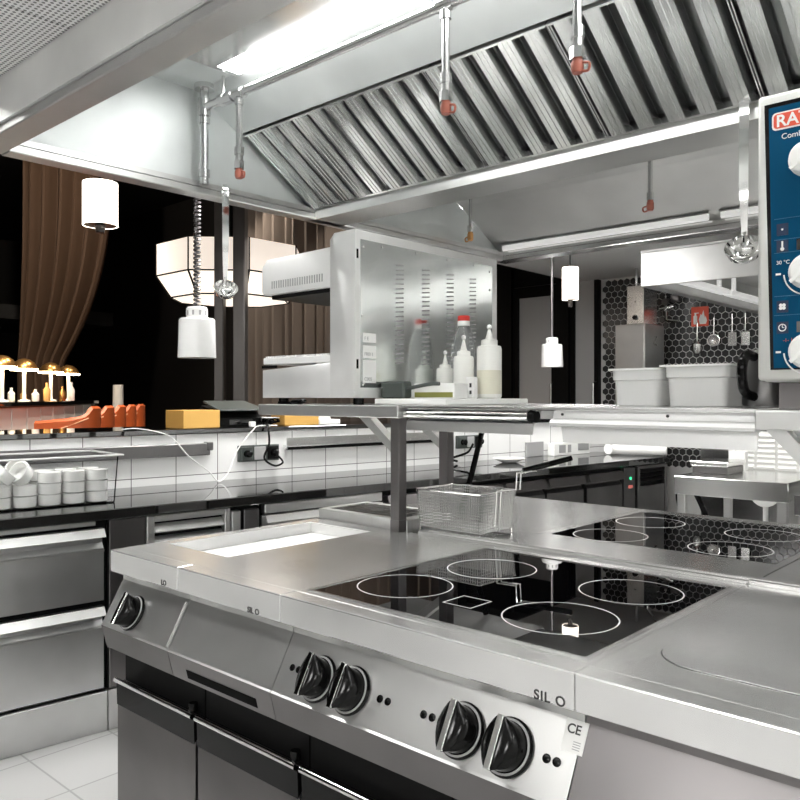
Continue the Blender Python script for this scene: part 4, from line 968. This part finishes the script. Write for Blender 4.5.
for i, x in enumerate((-2.20, -1.33)):
    r = thing('suppression_nozzle', ['small capped nozzle hanging in the rear hood above the grill', 'small capped nozzle hanging in the rear hood above the food pans'][i], 'nozzle', (x, 2.9, 2.08))
    b = MB(); b.tube([(x, 2.9, 2.31), (x, 2.9, 2.13)], 0.009, 10); b.tube([(x, 2.9, 2.15), (x, 2.9, 2.12)], 0.014, 8); part('drop_pipe', b, PIPE, r)
    b = MB(); b.lathe([(0.010, 0.0), (0.014, 0.008), (0.014, 0.03), (0.010, 0.04)], (x, 2.9, 2.08), 14); b.tube(bez([(x - 0.013, 2.9, 2.10), (x - 0.03, 2.9, 2.095), (x - 0.026, 2.9, 2.08), (x - 0.01, 2.9, 2.082)], 6), 0.003, 6); part('nozzle_cap', b, [ORCAP, REDCAP][i], r)

# perforated supply plenum in front of the hood
r = thing('supply_plenum', 'low steel supply air plenum with a perforated underside before the hood', 'air plenum', (-0.55, 0.1, 2.2))
b = MB(); b.box(HXL, HXR, -0.6, 0.81, 2.198, 2.598); part('casing', b, S, r, smooth=False)
for k in range(6):
    x = HXL + 0.01 + k * 0.598
    b = MB(); b.box(x, x + 0.594, -0.59, 0.809, 2.19, 2.1975); part('perforated_panel', b, PERF, r, smooth=False)
b = MB(); b.box(HXL, HXR, 0.8105, 0.8175, 2.075, 2.598); part('edge_strip', b, SBAS, r, smooth=False)

for x, y in ((-1.75, -0.25), (-0.55, -0.25), (0.65, -0.25)):  # unseen lamps added under the plenum to brighten range front and floor
    b = MB(); b.box(x - 0.5, x + 0.5, y - 0.16, y + 0.16, 2.182, 2.1895); lf = part('added_fill_lamp', b, WHT, r, smooth=False)
    b = MB(); b.box(x - 0.48, x + 0.48, y - 0.14, y + 0.14, 2.18, 2.1818); part('lamp_diffuser', b, LITFILL, lf, smooth=False)
# ladles hanging from the hood lips
def ladle(p0, L, rz, label, bowl=0.042):
    x, y, z = p0
    r = thing('ladle', label, 'ladle', (x, y, z - L))
    R = Matrix.Translation((x, y, z)) @ Matrix.Rotation(rz, 4, 'Z')
    b = MB(); rings = []
    for q, (zz, yy) in enumerate([(-L + 0.075, 0.006), (-L * 0.5, -0.006), (-0.03, 0.0), (0.0, 0.004), (0.022, 0.016), (0.026, 0.028), (0.016, 0.038), (-0.002, 0.040)]):
        ww = 0.0085 if q > 0 else 0.007
        if 0 < q < 4: ww = 0.011
        rings.append([(-ww, yy - 0.0015, zz), (ww, yy - 0.0015, zz), (ww, yy + 0.0015, zz), (-ww, yy + 0.0015, zz)])
    b.ring(rings); b.xf(R); part('handle', b, CHR, r)
    b = MB(); prof = [(0.004, -bowl * 0.95), (bowl * 0.5, -bowl * 0.82), (bowl * 0.85, -bowl * 0.5), (bowl, 0.0), (bowl * 0.96, 0.002), (bowl * 0.8, -bowl * 0.48), (bowl * 0.46, -bowl * 0.76), (0.004, -bowl * 0.88)]
    b.lathe(prof, (0, 0, 0), 24); b.xf(R @ Matrix.Translation((0, -0.012, -L + 0.045)) @ Matrix.Rotation(math.radians(48), 4, 'X')); part('bowl', b, CHR, r)
    b = MB(); b.tube([(-0.0, 0.006, -L + 0.085), (0, 0.014, -L + 0.066), (0, 0.012, -L + 0.05)], 0.006, 8); b.xf(R); part('neck', b, CHR, r)
ladle((HXL + 0.075, 1.60, 2.075), 0.385, math.radians(60), 'steel ladle hanging from the hood end lip beside the cord of the white heat lamp')
ladle((-0.678, 2.008, 2.085), 0.40, math.radians(10), 'steel ladle hanging from the grease gutter beside the blue-panelled oven', 0.045)

# ------------------------------------------------------------------ heat lamps over the pass
def heat_lamp(x, y, zb, label, coil):
    r = thing('heat_lamp', label, 'heat lamp', (x, y, zb))
    b = MB(); b.lathe([(0.088, 0), (0.089, 0.004), (0.084, 0.178), (0.078, 0.186), (0.05, 0.188), (0.05, 0.18), (0.078, 0.172), (0.083, 0.004)], (x, y, zb), 32); part('shade', b, ENAM, r)
    b = MB(); b.lathe([(0.05, 0.1885), (0.05, 0.232), (0.044, 0.24), (0.012, 0.243)], (x, y, zb), 24); nk = part('neck', b, ENAM, r)
    for k in range(10):
        q = MB(); q.box(-0.005, 0.005, -0.0512, -0.0498, 0.2, 0.222); q.xf(Matrix.Translation((x, y, zb)) @ Matrix.Rotation(k * 2 * PI / 10, 4, 'Z')); part('vent_hole', q, GRY2, nk, smooth=False)
    b = MB(); b.lathe([(0.05, 0.05), (0.06, 0.07), (0.05, 0.11), (0.02, 0.15)], (x, y, zb), 20); part('bulb', b, WHT, r)
    b = MB()
    if coil:
        n = 420; P = [(x + 0.013 * math.cos(k * 0.62), y + 0.013 * math.sin(k * 0.62), zb + 0.243 + (2.5995 - zb - 0.243) * k / n) for k in range(n + 1)]
        b.tube(P, 0.0062, 6)
    else: b.tube([(x, y, zb + 0.243), (x, y, 2.5995)], 0.011, 10)
    part('cord', b, SDOOR, r)
heat_lamp(-3.214, 2.105, 1.545, 'white heat lamp on a coiled cord, over the pass by the ladle', True)
heat_lamp(-3.408, 5.593, 1.605, 'white heat lamp on a straight stem before the dark glass doors', False)

# ------------------------------------------------------------------ far kitchen
r = thing('exhaust_hood', 'bright steel hood over the far cooking line', 'exhaust hood', (-0.3, 5.9, 2.05))
FX0, FX1, FY0, FY1 = -2.2, 1.8, 4.66, 7.2
b = MB(); b.box(FX0, FX1, FY0, FY0 + 0.02, 2.05, 2.26, 0.003); part('front_fascia', b, S, r)
b = MB(); b.box(FX0, FX0 + 0.02, FY0 + 0.02, FY1, 2.05, 2.26); b.box(FX0 + 0.02, FX0 + 0.07, FY0 + 0.02, FY1, 2.05, 2.065); b.box(FX1 - 0.02, FX1, FY0 + 0.02, FY1, 2.05, 2.26); b.box(FX0 + 0.02, FX1 - 0.02, FY1 - 0.02, FY1, 2.05, 2.26); part('side_fascia', b, S, r, smooth=False)
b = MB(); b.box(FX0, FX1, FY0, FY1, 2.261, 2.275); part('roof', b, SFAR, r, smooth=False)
b = MB(); b.box(-1.0, 0.6, 5.4, 6.6, 2.276, 2.598); part('duct', b, S, r, smooth=False)
for a, c in ((5.0, 5.8), (5.85, 7.0)):
    b = MB(); b.box(FX0 + 0.08, FX0 + 0.14, a, c, 2.10, 2.14, 0.004); b.box(FX0 + 0.1, FX0 + 0.12, a + 0.1, a + 0.14, 2.14, 2.26); b.box(FX0 + 0.1, FX0 + 0.12, c - 0.14, c - 0.1, 2.14, 2.26); part('strip_lamp', b, LITF, r, smooth=False)
r = thing('steel_cupboard', 'tall bare steel cupboard standing before the hexagon tiles', 'cupboard', (-3.2, 7.0, 0))
CB = Frame((-3.464, 6.718, 0), math.radians(42))
cbm = Matrix.Translation((-3.23, 6.931, 0))
b = MB(); b.box(-0.30, 0.0, 0, 0.42, 0.02, 2.045, 0.004); b.xf(cbm); part('body', b, S, r)
b = MB(); b.box(-0.292, -0.008, -0.012, -0.0005, 0.1, 2.03, 0.003); b.xf(cbm); dr = part('door', b, SDR, r)
b = MB(); b.tube([(0.004, 0.20, 1.93), (0.02, 0.20, 1.93), (0.02, 0.14, 1.86), (0.02, 0.20, 1.85), (0.004, 0.20, 1.85)], 0.008, 8); b.xf(cbm); part('hook', b, CHR, r)
b = MB(); b.box(-0.3, 0, 0, 0.42, 0, 0.0195); b.xf(cbm); part('plinth', b, BLKM, r)
r = thing('control_box', 'small pale steel box with a black knob on top of the cupboard', 'control box', (-3.3, 7.1, 2.048))
b = MB(); b.box(-0.205, -0.035, 0.05, 0.34, 2.048, 2.41, 0.004); b.xf(cbm); part('body', b, SBR, r)
b = MB(); b.lathe([(0.024, 0), (0.022, 0.02)], n=16, M=Matrix.Rotation(PI / 2, 3, 'X')); b.xf(cbm @ Matrix.Translation((-0.12, 0.0495, 2.11))); part('knob', b, BLK, r)
b = MB(); b.box(-0.13, -0.112, 0.0485, 0.0498, 2.255, 2.262); b.xf(cbm); part('slot', b, INK, r)
b = MB(); b.tube([(-0.18, 0.2, 2.4105), (-0.18, 0.2, 2.599)], 0.014, 8); b.tube(bez([(-0.07, 0.2, 2.4105), (-0.06, 0.2, 2.47), (-0.02, 0.22, 2.53), (0.0, 0.25, 2.599)]), 0.010, 8); b.xf(cbm); part('conduit', b, PIPE, r)
r = thing('wall_valve', 'cluster of chrome pipe valves on hexagon tiles beside the cupboard', 'valve', (-3.190, 7.5, 2.1))
b = MB(); b.tube([(-3.290, 7.592, 2.35), (-3.290, 7.53, 2.35), (-3.290, 7.53, 2.12), (-3.170, 7.53, 2.10)], 0.018, 10); b.tube([(-3.220, 7.592, 2.25), (-3.220, 7.52, 2.25), (-3.340, 7.5, 2.22)], 0.02, 10); part('pipes', b, CHR, r)
b = MB(); b.lathe([(0.035, 0), (0.035, 0.02)], n=14, M=Matrix.Rotation(PI / 2, 3, 'X')); b.xf(Matrix.Translation((-3.290, 7.52, 2.30))); b.box(-3.225, -3.140, 7.48, 7.54, 2.29, 2.36, 0.004); part('handwheel', b, SDOOR, r)
# fire sign
r = thing('fire_sign', 'square red fire equipment sign with a white pictogram on hexagon tiles', 'sign', (-2.975, 7.585, 2.045))
b = MB(); b.box(-3.06, -2.89, 7.583, 7.590, 2.045, 2.235, 0.002); sg = part('sign_plate', b, SIGNR, r)
b = MB(); y = 7.5815
b.box(-3.035, -3.0, y, 7.5828, 2.065, 2.15, 0.006); b.box(-3.026, -3.01, y, 7.5828, 2.15, 2.17); b.box(-3.03, -2.985, y, 7.5828, 2.17, 2.178)
b.prism([(-2.975, 2.065), (-2.915, 2.065), (-2.905, 2.10), (-2.92, 2.145), (-2.925, 2.12), (-2.94, 2.20), (-2.955, 2.15), (-2.965, 2.165), (-2.985, 2.11)], 'y', y, 7.5828); part('pictogram', b, WHT, sg, smooth=False)
def hung(x, z, kind, label):
    r = thing('kitchen_utensil', label, 'utensil', (x, 7.56, z))
    b = MB(); b.tube([(x, 7.592, z + 0.27), (x, 7.555, z + 0.27), (x, 7.555, z + 0.285)], 0.005, 6); b.tube([(x, 7.557, z + 0.28), (x, 7.557, z + 0.1)], 0.008, 8); part('handle', b, CHR, r)
    b = MB()
    if kind == 0: b.lathe([(0.002, 0), (0.055, 0.008), (0.06, 0.02), (0.05, 0.022), (0.002, 0.01)], n=20, M=Matrix.Rotation(PI / 2, 3, 'X')); b.xf(Matrix.Translation((x, 7.565, z + 0.06)))
    elif kind == 1: b.box(x - 0.04, x + 0.04, 7.552, 7.562, z - 0.02, z + 0.11, 0.004)
    else: b.lathe([(0.03, 0), (0.05, 0.03), (0.05, 0.09), (0.02, 0.12)], (x, 7.555, z - 0.02), 14)
    part('head', b, SBR, r)
hung(-2.99, 1.80, 2, 'pale whisk-shaped utensil hung under the red fire sign')
hung(-2.83, 1.84, 0, 'round skimmer hung on the tiles, second from the fire sign')
hung(-2.66, 1.86, 1, 'flat pale spatula hung on the tiles nearest the far hood')
hung(-2.54, 1.86, 1, 'narrow pale scraper hung at the end of the utensil row')
# far table and what stands on it
r = thing('work_table', 'steel work table with deep apron behind the rear hob', 'table', (-1.77, 5.3, 0))
b = MB(); b.box(-2.11, -1.42, 4.95, 5.85, 0.735, 0.852, 0.004); part('tabletop', b, SBR, r)
for x in (-2.07, -1.46):
    for y in (4.99, 5.8): b = MB(); b.box(x - 0.025, x + 0.025, y - 0.025, y + 0.025, 0, 0.7345, 0.003); part('leg', b, S, r)
b = MB(); b.box(-2.09, -1.44, 4.98, 5.82, 0.28, 0.31, 0.003); part('undershelf', b, S, r)
b = MB(); b.lathe([(0.14, 0.0), (0.15, 0.01), (0.15, 0.17), (0.14, 0.17), (0.135, 0.012)], (-1.85, 5.35, 0.311), 24)
single('stock_pot', b, SDOOR, 'dull steel pot on the undershelf of the far work table', 'pot')
b = MB(); b.box(-1.70, -1.50, 5.15, 5.55, 0.311, 0.42, 0.01); b.tube([(-1.70, 5.25, 0.40), (-1.5, 5.25, 0.43)], 0.012, 8)
single('roasting_tin', b, BLKM, 'dark roasting tin on the undershelf of the far work table', 'roasting tin')
r = thing('weighing_scale', 'low dark scale with a steel plate on the far work table', 'scale', (-2.05, 5.4, 0.853))
b = MB(); b.box(-2.09, -1.86, 5.2, 5.5, 0.853, 0.90, 0.004); part('base', b, SDK, r)
b = MB(); b.box(-2.10, -1.85, 5.18, 5.52, 0.905, 0.935, 0.004); b.box(-2.0, -1.95, 5.3, 5.4, 0.90, 0.905); part('plate', b, SBR, r)
b = MB(); b.box(-1.98, -1.87, 5.56, 5.62, 0.853, 0.985, 0.004); part('head', b, WHT, r)
r = thing('louvred_screen', 'white louvred vent screen standing at the back of the far table', 'screen', (-1.75, 5.75, 0.853))
b = MB(); b.box(-2.04, -2.005, 5.72, 5.76, 0.853, 1.12, 0.004); b.box(-1.43, -1.40, 5.72, 5.76, 0.853, 1.12, 0.004); b.box(-2.005, -1.43, 5.745, 5.758, 0.853, 1.12); part('frame', b, LOUV, r)
b = MB()
for cx in range(4):
    for k in range(7):
        x = -1.985 + cx * 0.137; z = 0.865 + k * 0.036
        b.prism([(5.7445, z), (5.725, z + 0.004), (5.725, z + 0.008), (5.7445, z + 0.024)], 'x', x, x + 0.115)
part('louvre_slats', b, LOUV, r, smooth=False)
r = thing('work_table', 'steel table end seen right beside the far work table', 'table', (-1.1, 5.3, 0))
b = MB(); b.box(-1.36, -0.7, 4.85, 5.8, 0.68, 0.80, 0.004); part('tabletop', b, SBR, r)
for x in (-1.32, -0.74):
    for y in (4.9, 5.75): b = MB(); b.box(x - 0.025, x + 0.025, y - 0.025, y + 0.025, 0, 0.6795, 0.003); part('leg', b, S, r)
b = MB(); b.box(-2.72, -2.08, 6.95, 7.55, 0.0, 0.90, 0.004)
single('waste_bin', b, SBR, 'pale steel box unit standing low against the hexagon tiles', 'cabinet')
b = MB(); b.tube(bez([(-2.36, 6.0, 0.012), (-2.40, 5.9, 0.3), (-2.44, 5.8, 0.62), (-2.34, 5.75, 0.72), (-2.26, 5.85, 0.5), (-2.3, 6.1, 0.2), (-2.25, 6.2, 0.012)]), 0.02, 8)
single('drain_hose', b, BLK, 'thick black hose looping up at the end of the dark counter', 'hose')
b = MB(); b.lathe([(0.10, 0), (0.11, 0.01), (0.11, 0.03), (0.02, 0.035)], n=24, M=Matrix.Rotation(PI / 2, 3, 'X')); b.tube([(0, 0, -0.11), (0, 0, -0.60)], 0.02, 8); b.box(-0.12, 0.12, -0.1, 0.1, -0.62, -0.58); b.xf(Matrix.Translation((-2.0, 6.4, 0.62)))
single('floor_fan', b, WHT, 'round white dial on a stand glimpsed under the far table', 'stand')

# ------------------------------------------------------------------ unseen kitchen ceiling lights, mostly added as fill
k = 0
for x, y, lb in ((-3.05, 0.6, 'square ceiling light over the aisle before the ramekin tub'), (-3.05, 2.6, 'square ceiling light over the aisle beside the grill'), (-3.1, 4.1, 'square ceiling light over the aisle by the dark counter'), (-1.6, -2.2, 'added square ceiling light behind the photographer near the pass'),
                 (0.6, -2.2, 'added square ceiling light behind the photographer near the white wall'), (1.7, 0.4, 'added square ceiling light over the side aisle before the hood'), (1.7, 2.6, 'added square ceiling light over the side aisle along the hood'), (-0.2, 3.95, 'added square ceiling light between the two hoods, over the rear aisle'), (1.6, 4.6, 'added square ceiling light at the corner of the far hood'), (-2.75, 5.0, 'added square ceiling light above the end of the dark counter')):
    r = thing('unseen_ceiling_light', lb, 'ceiling light', (x, y, 2.57))
    b = MB()
    for q in ((-0.31, 0.31, -0.31, -0.28), (-0.31, 0.31, 0.28, 0.31), (-0.31, -0.28, -0.28, 0.28), (0.28, 0.31, -0.28, 0.28)): b.box(x + q[0], x + q[1], y + q[2], y + q[3], 2.57, 2.5995)
    part('frame', b, WHT, r, smooth=False)
    b = MB(); b.box(x - 0.28, x + 0.28, y - 0.28, y + 0.28, 2.58, 2.599); part('diffuser', b, LITC, r, smooth=False)

# ------------------------------------------------------------------ dining room
def pendant(x, y, z0, z1, rad, zc, label):
    r = thing('pendant_lamp', label, 'pendant lamp', (x, y, z0))
    b = MB(); b.lathe([(rad, 0), (rad, z1 - z0), (rad * 0.2, z1 - z0), (rad * 0.2, z1 - z0 - 0.004), (rad - 0.004, z1 - z0 - 0.004), (rad - 0.004, 0.0)], (x, y, z0), 28, caps=False); part('lamp_shade', b, LITP, r)
    b = MB(); b.lathe([(rad * 0.25, -0.05), (rad * 0.3, 0.0), (rad * 0.95, 0.002), (rad * 0.95, 0.006)], (x, y, z0), 24); part('base_cap', b, MULL, r)
    b = MB(); b.tube([(x, y, z1 - 0.01), (x, y, zc)], 0.008, 8); part('cord', b, BLKM, r)
pendant(-5.26, 2.66, 2.56, 2.86, 0.118, 4.7995, 'glowing white cylinder pendant before the brown curtain')
pendant(-2.82, 4.87, 2.04, 2.265, 0.056, 2.5995, 'small glowing white cylinder pendant above the straight-stemmed heat lamp')
# drum chandelier
T_ = 8.0
CX_, CY_ = -5.62, 4.02
r = thing('drum_chandelier', 'large faceted off-white drum chandelier with dark edge bars', 'chandelier', (CX_, CY_, 2.2))
def octp(rad, z, a0=0.39): return [(CX_ + rad * math.cos(a0 + q * PI / 4), CY_ + rad * math.sin(a0 + q * PI / 4), z) for q in range(8)]
b = MB(); b.ring([octp(0.62, 2.36), octp(0.62, 2.62)], True, False); part('side_panels', b, LITS, r, smooth=False)
b = MB(); b.ring([octp(0.618, 2.357), octp(0.50, 2.19), octp(0.001, 2.19)], True, False); part('lower_panels', b, LITB, r, smooth=False)
b = MB()
for q in range(8):
    b.tube([octp(0.622, 2.36)[q], octp(0.622, 2.62)[q]], 0.007, 6); b.tube([octp(0.622, 2.36)[q], octp(0.504, 2.188)[q]], 0.009, 6)
for rad, z in ((0.622, 2.36), (0.504, 2.188)):
    P = octp(rad, z); b.tube(P + [P[0]], 0.007, 6)
part('edge_bars', b, BLKM, r)
b = MB(); b.ring([octp(0.62, 2.622), octp(0.001, 2.63)], True, False); b.tube([(CX_, CY_, 2.63), (CX_, CY_, 4.7995)], 0.015, 8); part('stem', b, BLKM, r)

def curtain(p0, p1, z0, z1, folds, amp, mat, label, gather=None):
    b = MB(); n = folds * 10; cols = []
    d = Vector((p1[0] - p0[0], p1[1] - p0[1], 0)); nrm = Vector((-d.y, d.x, 0)).normalized()
    nzs = 24 if gather else 6
    for i in range(n + 1):
        t = i / n; colm = []
        for j in range(nzs + 1):
            f = j / nzs; z = z1 + (z0 - z1) * f
            tt = t; sh = Vector((0, 0, 0))
            if gather:
                g = min(1, f / gather[0]); g = g ** gather[2]
                tt = t * (1 - g * gather[1]) + gather[3] * g
                if f > gather[0]: tt = t * (1 - gather[1] * (1 - (f - gather[0]) * 0.6)) + gather[3]
            p = Vector((p0[0], p0[1], 0)) + d * tt + nrm * (amp * math.sin(2 * PI * folds * t) + amp * 0.4 * math.sin(2 * PI * folds * 0.37 * t + 1)) + Vector((0, 0, z))
            colm.append(b.bm.verts.new(p))
        cols.append(colm)
    for a, c in zip(cols, cols[1:]):
        for j in range(nzs): b.bm.faces.new((a[j], c[j], c[j + 1], a[j + 1]))
    b_ = b
    o = single('curtain', b_, mat, label, 'curtain')
    md = o.modifiers.new('thickness', 'SOLIDIFY'); md.thickness = 0.012
    return o
# brown curtain, drawn to one side
curtain((-11.54, 4.66), (-10.58, 5.52), 0.2, 4.79, 6, 0.09, CURT, 'brown curtain gathered to one side behind the bar lamps', (0.65, 0.50, 2.6, -0.06))
curtain((-10.3, 7.42), (-5.85, 7.42), 0.2, 4.79, 19, 0.09, CURG, 'long taupe curtain in even folds beyond the chandelier')
# ceiling spots; the aimed ones are unseen, added to light the dining room
def spot(x, y, z, lb, energy=0, size=70, tgt=None, col=(1.0, 0.86, 0.70)):
    b = MB(); b.lathe([(0.07, 0), (0.07, 0.0145)], (x, y, z), 16); o = single('ceiling_spot', b, SPOT, lb, 'ceiling spot')
    if energy:
        l = bpy.data.lights.new('added_spot_beam', 'SPOT'); l.energy = energy; l.spot_size = math.radians(size); l.spot_blend = 0.6; l.shadow_soft_size = 0.06; l.color = col
        q = bpy.data.objects.new('added_spot_beam', l); COL.objects.link(q); q.location = (x, y, z - 0.02)
        d = Vector(tgt or (x, y, 0)) - Vector((x, y, z)); q.rotation_euler = d.to_track_quat('-Z', 'Y').to_euler()
spot(-15.2, 3.75, 2.735, 'small round spot glowing in the low soffit above the bar chairs')
spot(-15.0, 5.2, 2.735, 'small round spot in the low soffit toward the taupe curtain')
spot(-11.0, 3.0, 4.785, 'small round spot in the high dark ceiling beside the brown curtain')
spot(-8.6, 3.6, 4.785, 'added unseen ceiling spot aimed at the brown curtain', 190, 120, (-11.0, 5.0, 3.0))
spot(-6.3, 3.2, 4.785, 'added unseen ceiling spot aimed at the nearest orange bar chairs', 330, 60, (-7.1, 3.3, 1.1))
spot(-7.4, 4.8, 4.785, 'added unseen ceiling spot aimed at the far orange bar chairs', 260, 60, (-8.2, 4.1, 1.1))
spot(-5.4, 1.6, 4.785, 'added unseen ceiling spot aimed at the white bar front', 500, 70, (-7.9, 3.2, 0.9))
spot(-9.3, 6.5, 4.785, 'added unseen ceiling spot aimed at the left of the taupe curtain', 130, 90, (-9.0, 7.4, 2.0))
spot(-7.0, 6.5, 4.785, 'added unseen ceiling spot aimed at the right of the taupe curtain', 130, 90, (-7.2, 7.4, 2.0))

# bar
E_ = Vector((-0.777, 0.63, 0)).normalized(); Mv = Vector((-0.63, -0.777, 0)).normalized()
BO = Vector((-6.69, 3.11, 0.2))
BFR = Frame(BO, math.atan2(E_.y, E_.x))      # x along the row, y towards the bar (and its back)
sgn = 1
def bp_(x, y, z): return (x, y, z)
r = thing('bar_counter', 'bar with white panelled front and dark top beyond the pass', 'bar counter', BFR.pt(0.2, 0.95, 0), BFR.rot, None, (0.2, 0.95, 0))
b = MB(); b.box(-2.2, 3.5, 0.62, 1.3, 0, 1.06)
for k in range(13): b.box(-2.2 + k * 0.44, -2.18 + k * 0.44, 0.61, 0.6205, 0, 1.05)
part('front', b, BARW, r, smooth=False)
b = MB(); b.box(-2.3, 3.7, 0.57, 1.42, 1.075, 1.115, 0.004); part('bar_top', b, GRAN, r)
b = MB(); b.box(-2.25, 3.62, 0.60, 1.35, 1.0605, 1.0745); part('under_lip', b, MULL, r)
# mushroom lamps on the bar
for i, s in enumerate((0.75, 1.40, 2.35, 3.1)):
    lb = 'brass mushroom lamp on the bar, %s counting towards the far end' % ['first', 'second', 'third', 'fourth'][i]
    r = thing('mushroom_lamp', lb, 'table lamp', BFR.pt(s, 0.8, 1.115), BFR.rot, 'brass lamps on the bar', (s, 0.8, 1.115))
    c = (s, 0.8, 1.1155)
    b = MB(); b.lathe([(0.125, 0.335), (0.12, 0.36), (0.095, 0.40), (0.05, 0.43), (0.01, 0.44)], c, 24); part('dome', b, GOLD, r)
    b = MB(); b.lathe([(0.133, 0.315), (0.133, 0.334)], c, 24); part('glow_ring', b, LITW, r, label='glowing warm rim')
    b = MB(); b.lathe([(0.06, 0), (0.06, 0.012), (0.018, 0.02), (0.018, 0.315)], c, 16); part('stem', b, PAPER, r)
for i in range(9):
    s = 0.92 + i * 0.2 + 0.04 * random.random(); o_ = (0.56 if i % 2 else 1.02) + 0.06 * random.random(); h = 0.12 + 0.12 * random.random()
    b = MB(); b.lathe([(0.03, 0), (0.036, 0.01), (0.036, h * 0.6), (0.014, h * 0.8), (0.014, h)], (s, o_, 1.1155), 12)
    single('bar_bottle', b, [FLAME, PAPER, GOLD][i % 3], '%s bottle standing in the cluster under the brass bar lamps' % ['amber', 'white', 'golden'][i % 3], 'bottle', 'bottles among the bar lamps', fr=BFR)
# bar chairs
def chair_parts(r, x, y):
    b = MB(); pts = []
    b.box(x - 0.24, x + 0.24, y - 0.22, y + 0.26, 0.70, 0.80, 0.03, 3); part('seat', b, ORNG, r)
    b = MB(); rings = []
    n = 20
    for q in range(n + 1):
        a = PI * (0.98 + 1.04 * q / n); f = abs(q / n - 0.5) * 2
        rx, ry = 0.27, 0.27
        hgt = 1.08 - 0.07 * min(1, max(0, (f - 0.30) / 0.15)) - 0.05 * max(0, (f - 0.45) / 0.55)
        cx, cy = x + rx * math.cos(a), y + 0.02 + ry * math.sin(a)
        if f > 0.8: cy += (f - 0.8) * 0.9
        ix, iy = x + (rx - 0.05) * math.cos(a), y + 0.02 + (ry - 0.05) * math.sin(a)
        if f > 0.8: iy += (f - 0.8) * 0.9
        rings.append([(cx, cy, 0.70), (ix, iy, 0.70), (ix, iy, hgt - 0.02), ((cx + ix) / 2, (cy + iy) / 2, hgt), (cx, cy, hgt - 0.02)])
    b.ring(rings); part('tub_back', b, ORNG, r)
    for sx in (-1, 1):
        for sy in (-1, 1):
            b = MB(); b.tube([(x + sx * 0.19, y + sy * 0.18, 0.70), (x + sx * 0.23, y + sy * 0.22, 0.0)], [0.016, 0.011], 8); part('leg', b, BLKM, r)
    b = MB(); P = [(x + sx * 0.213, y + sy * 0.203, 0.3) for sx, sy in ((-1, -1), (1, -1), (1, 1), (-1, 1), (-1, -1))]; b.tube(P, 0.008, 6); part('footrest', b, GOLD, r)
    b = MB(); b.tube(bez([(x - 0.275, y + 0.2, 0.86), (x - 0.285, y + 0.05, 0.88), (x - 0.2, y - 0.2, 0.98)], 6), 0.006, 6); part('piping', b, plain('piping', (0.7, 0.35, 0.18), 0.5) if 'piping' not in MATS else MATS['piping'], r)
root0 = None
names = ['nearest the pass', 'second from the pass', 'third from the pass', 'fourth from the pass', 'fifth from the pass', 'sixth from the pass']
for i in range(5):
    s = 0.0 + i * 0.57
    lb = 'rust orange tub bar chair, %s in the row along the bar' % names[i]
    if root0 is None:
        root0 = thing('bar_chair', lb, 'bar chair', BFR.pt(s, 0, 0), BFR.rot, 'orange bar chairs', (s, 0, 0)); chair_parts(root0, s, 0)
    else:
        o = copy_tree(root0); o.location = BFR.pt(s, 0, 0); o['label'] = lb
b = MB(); b.lathe([(0.06, 0), (0.06, 0.02), (0.03, 0.03), (0.03, 0.90)], (-10.32, 5.48, 0.2), 16); b.lathe([(0.075, 0.9), (0.07, 1.33), (0.03, 1.33)], (-10.32, 5.48, 0.2), 18)
single('floor_lamp', b, PAPER, 'slim white stand with a pale cylinder beyond the orange chairs', 'lamp stand')
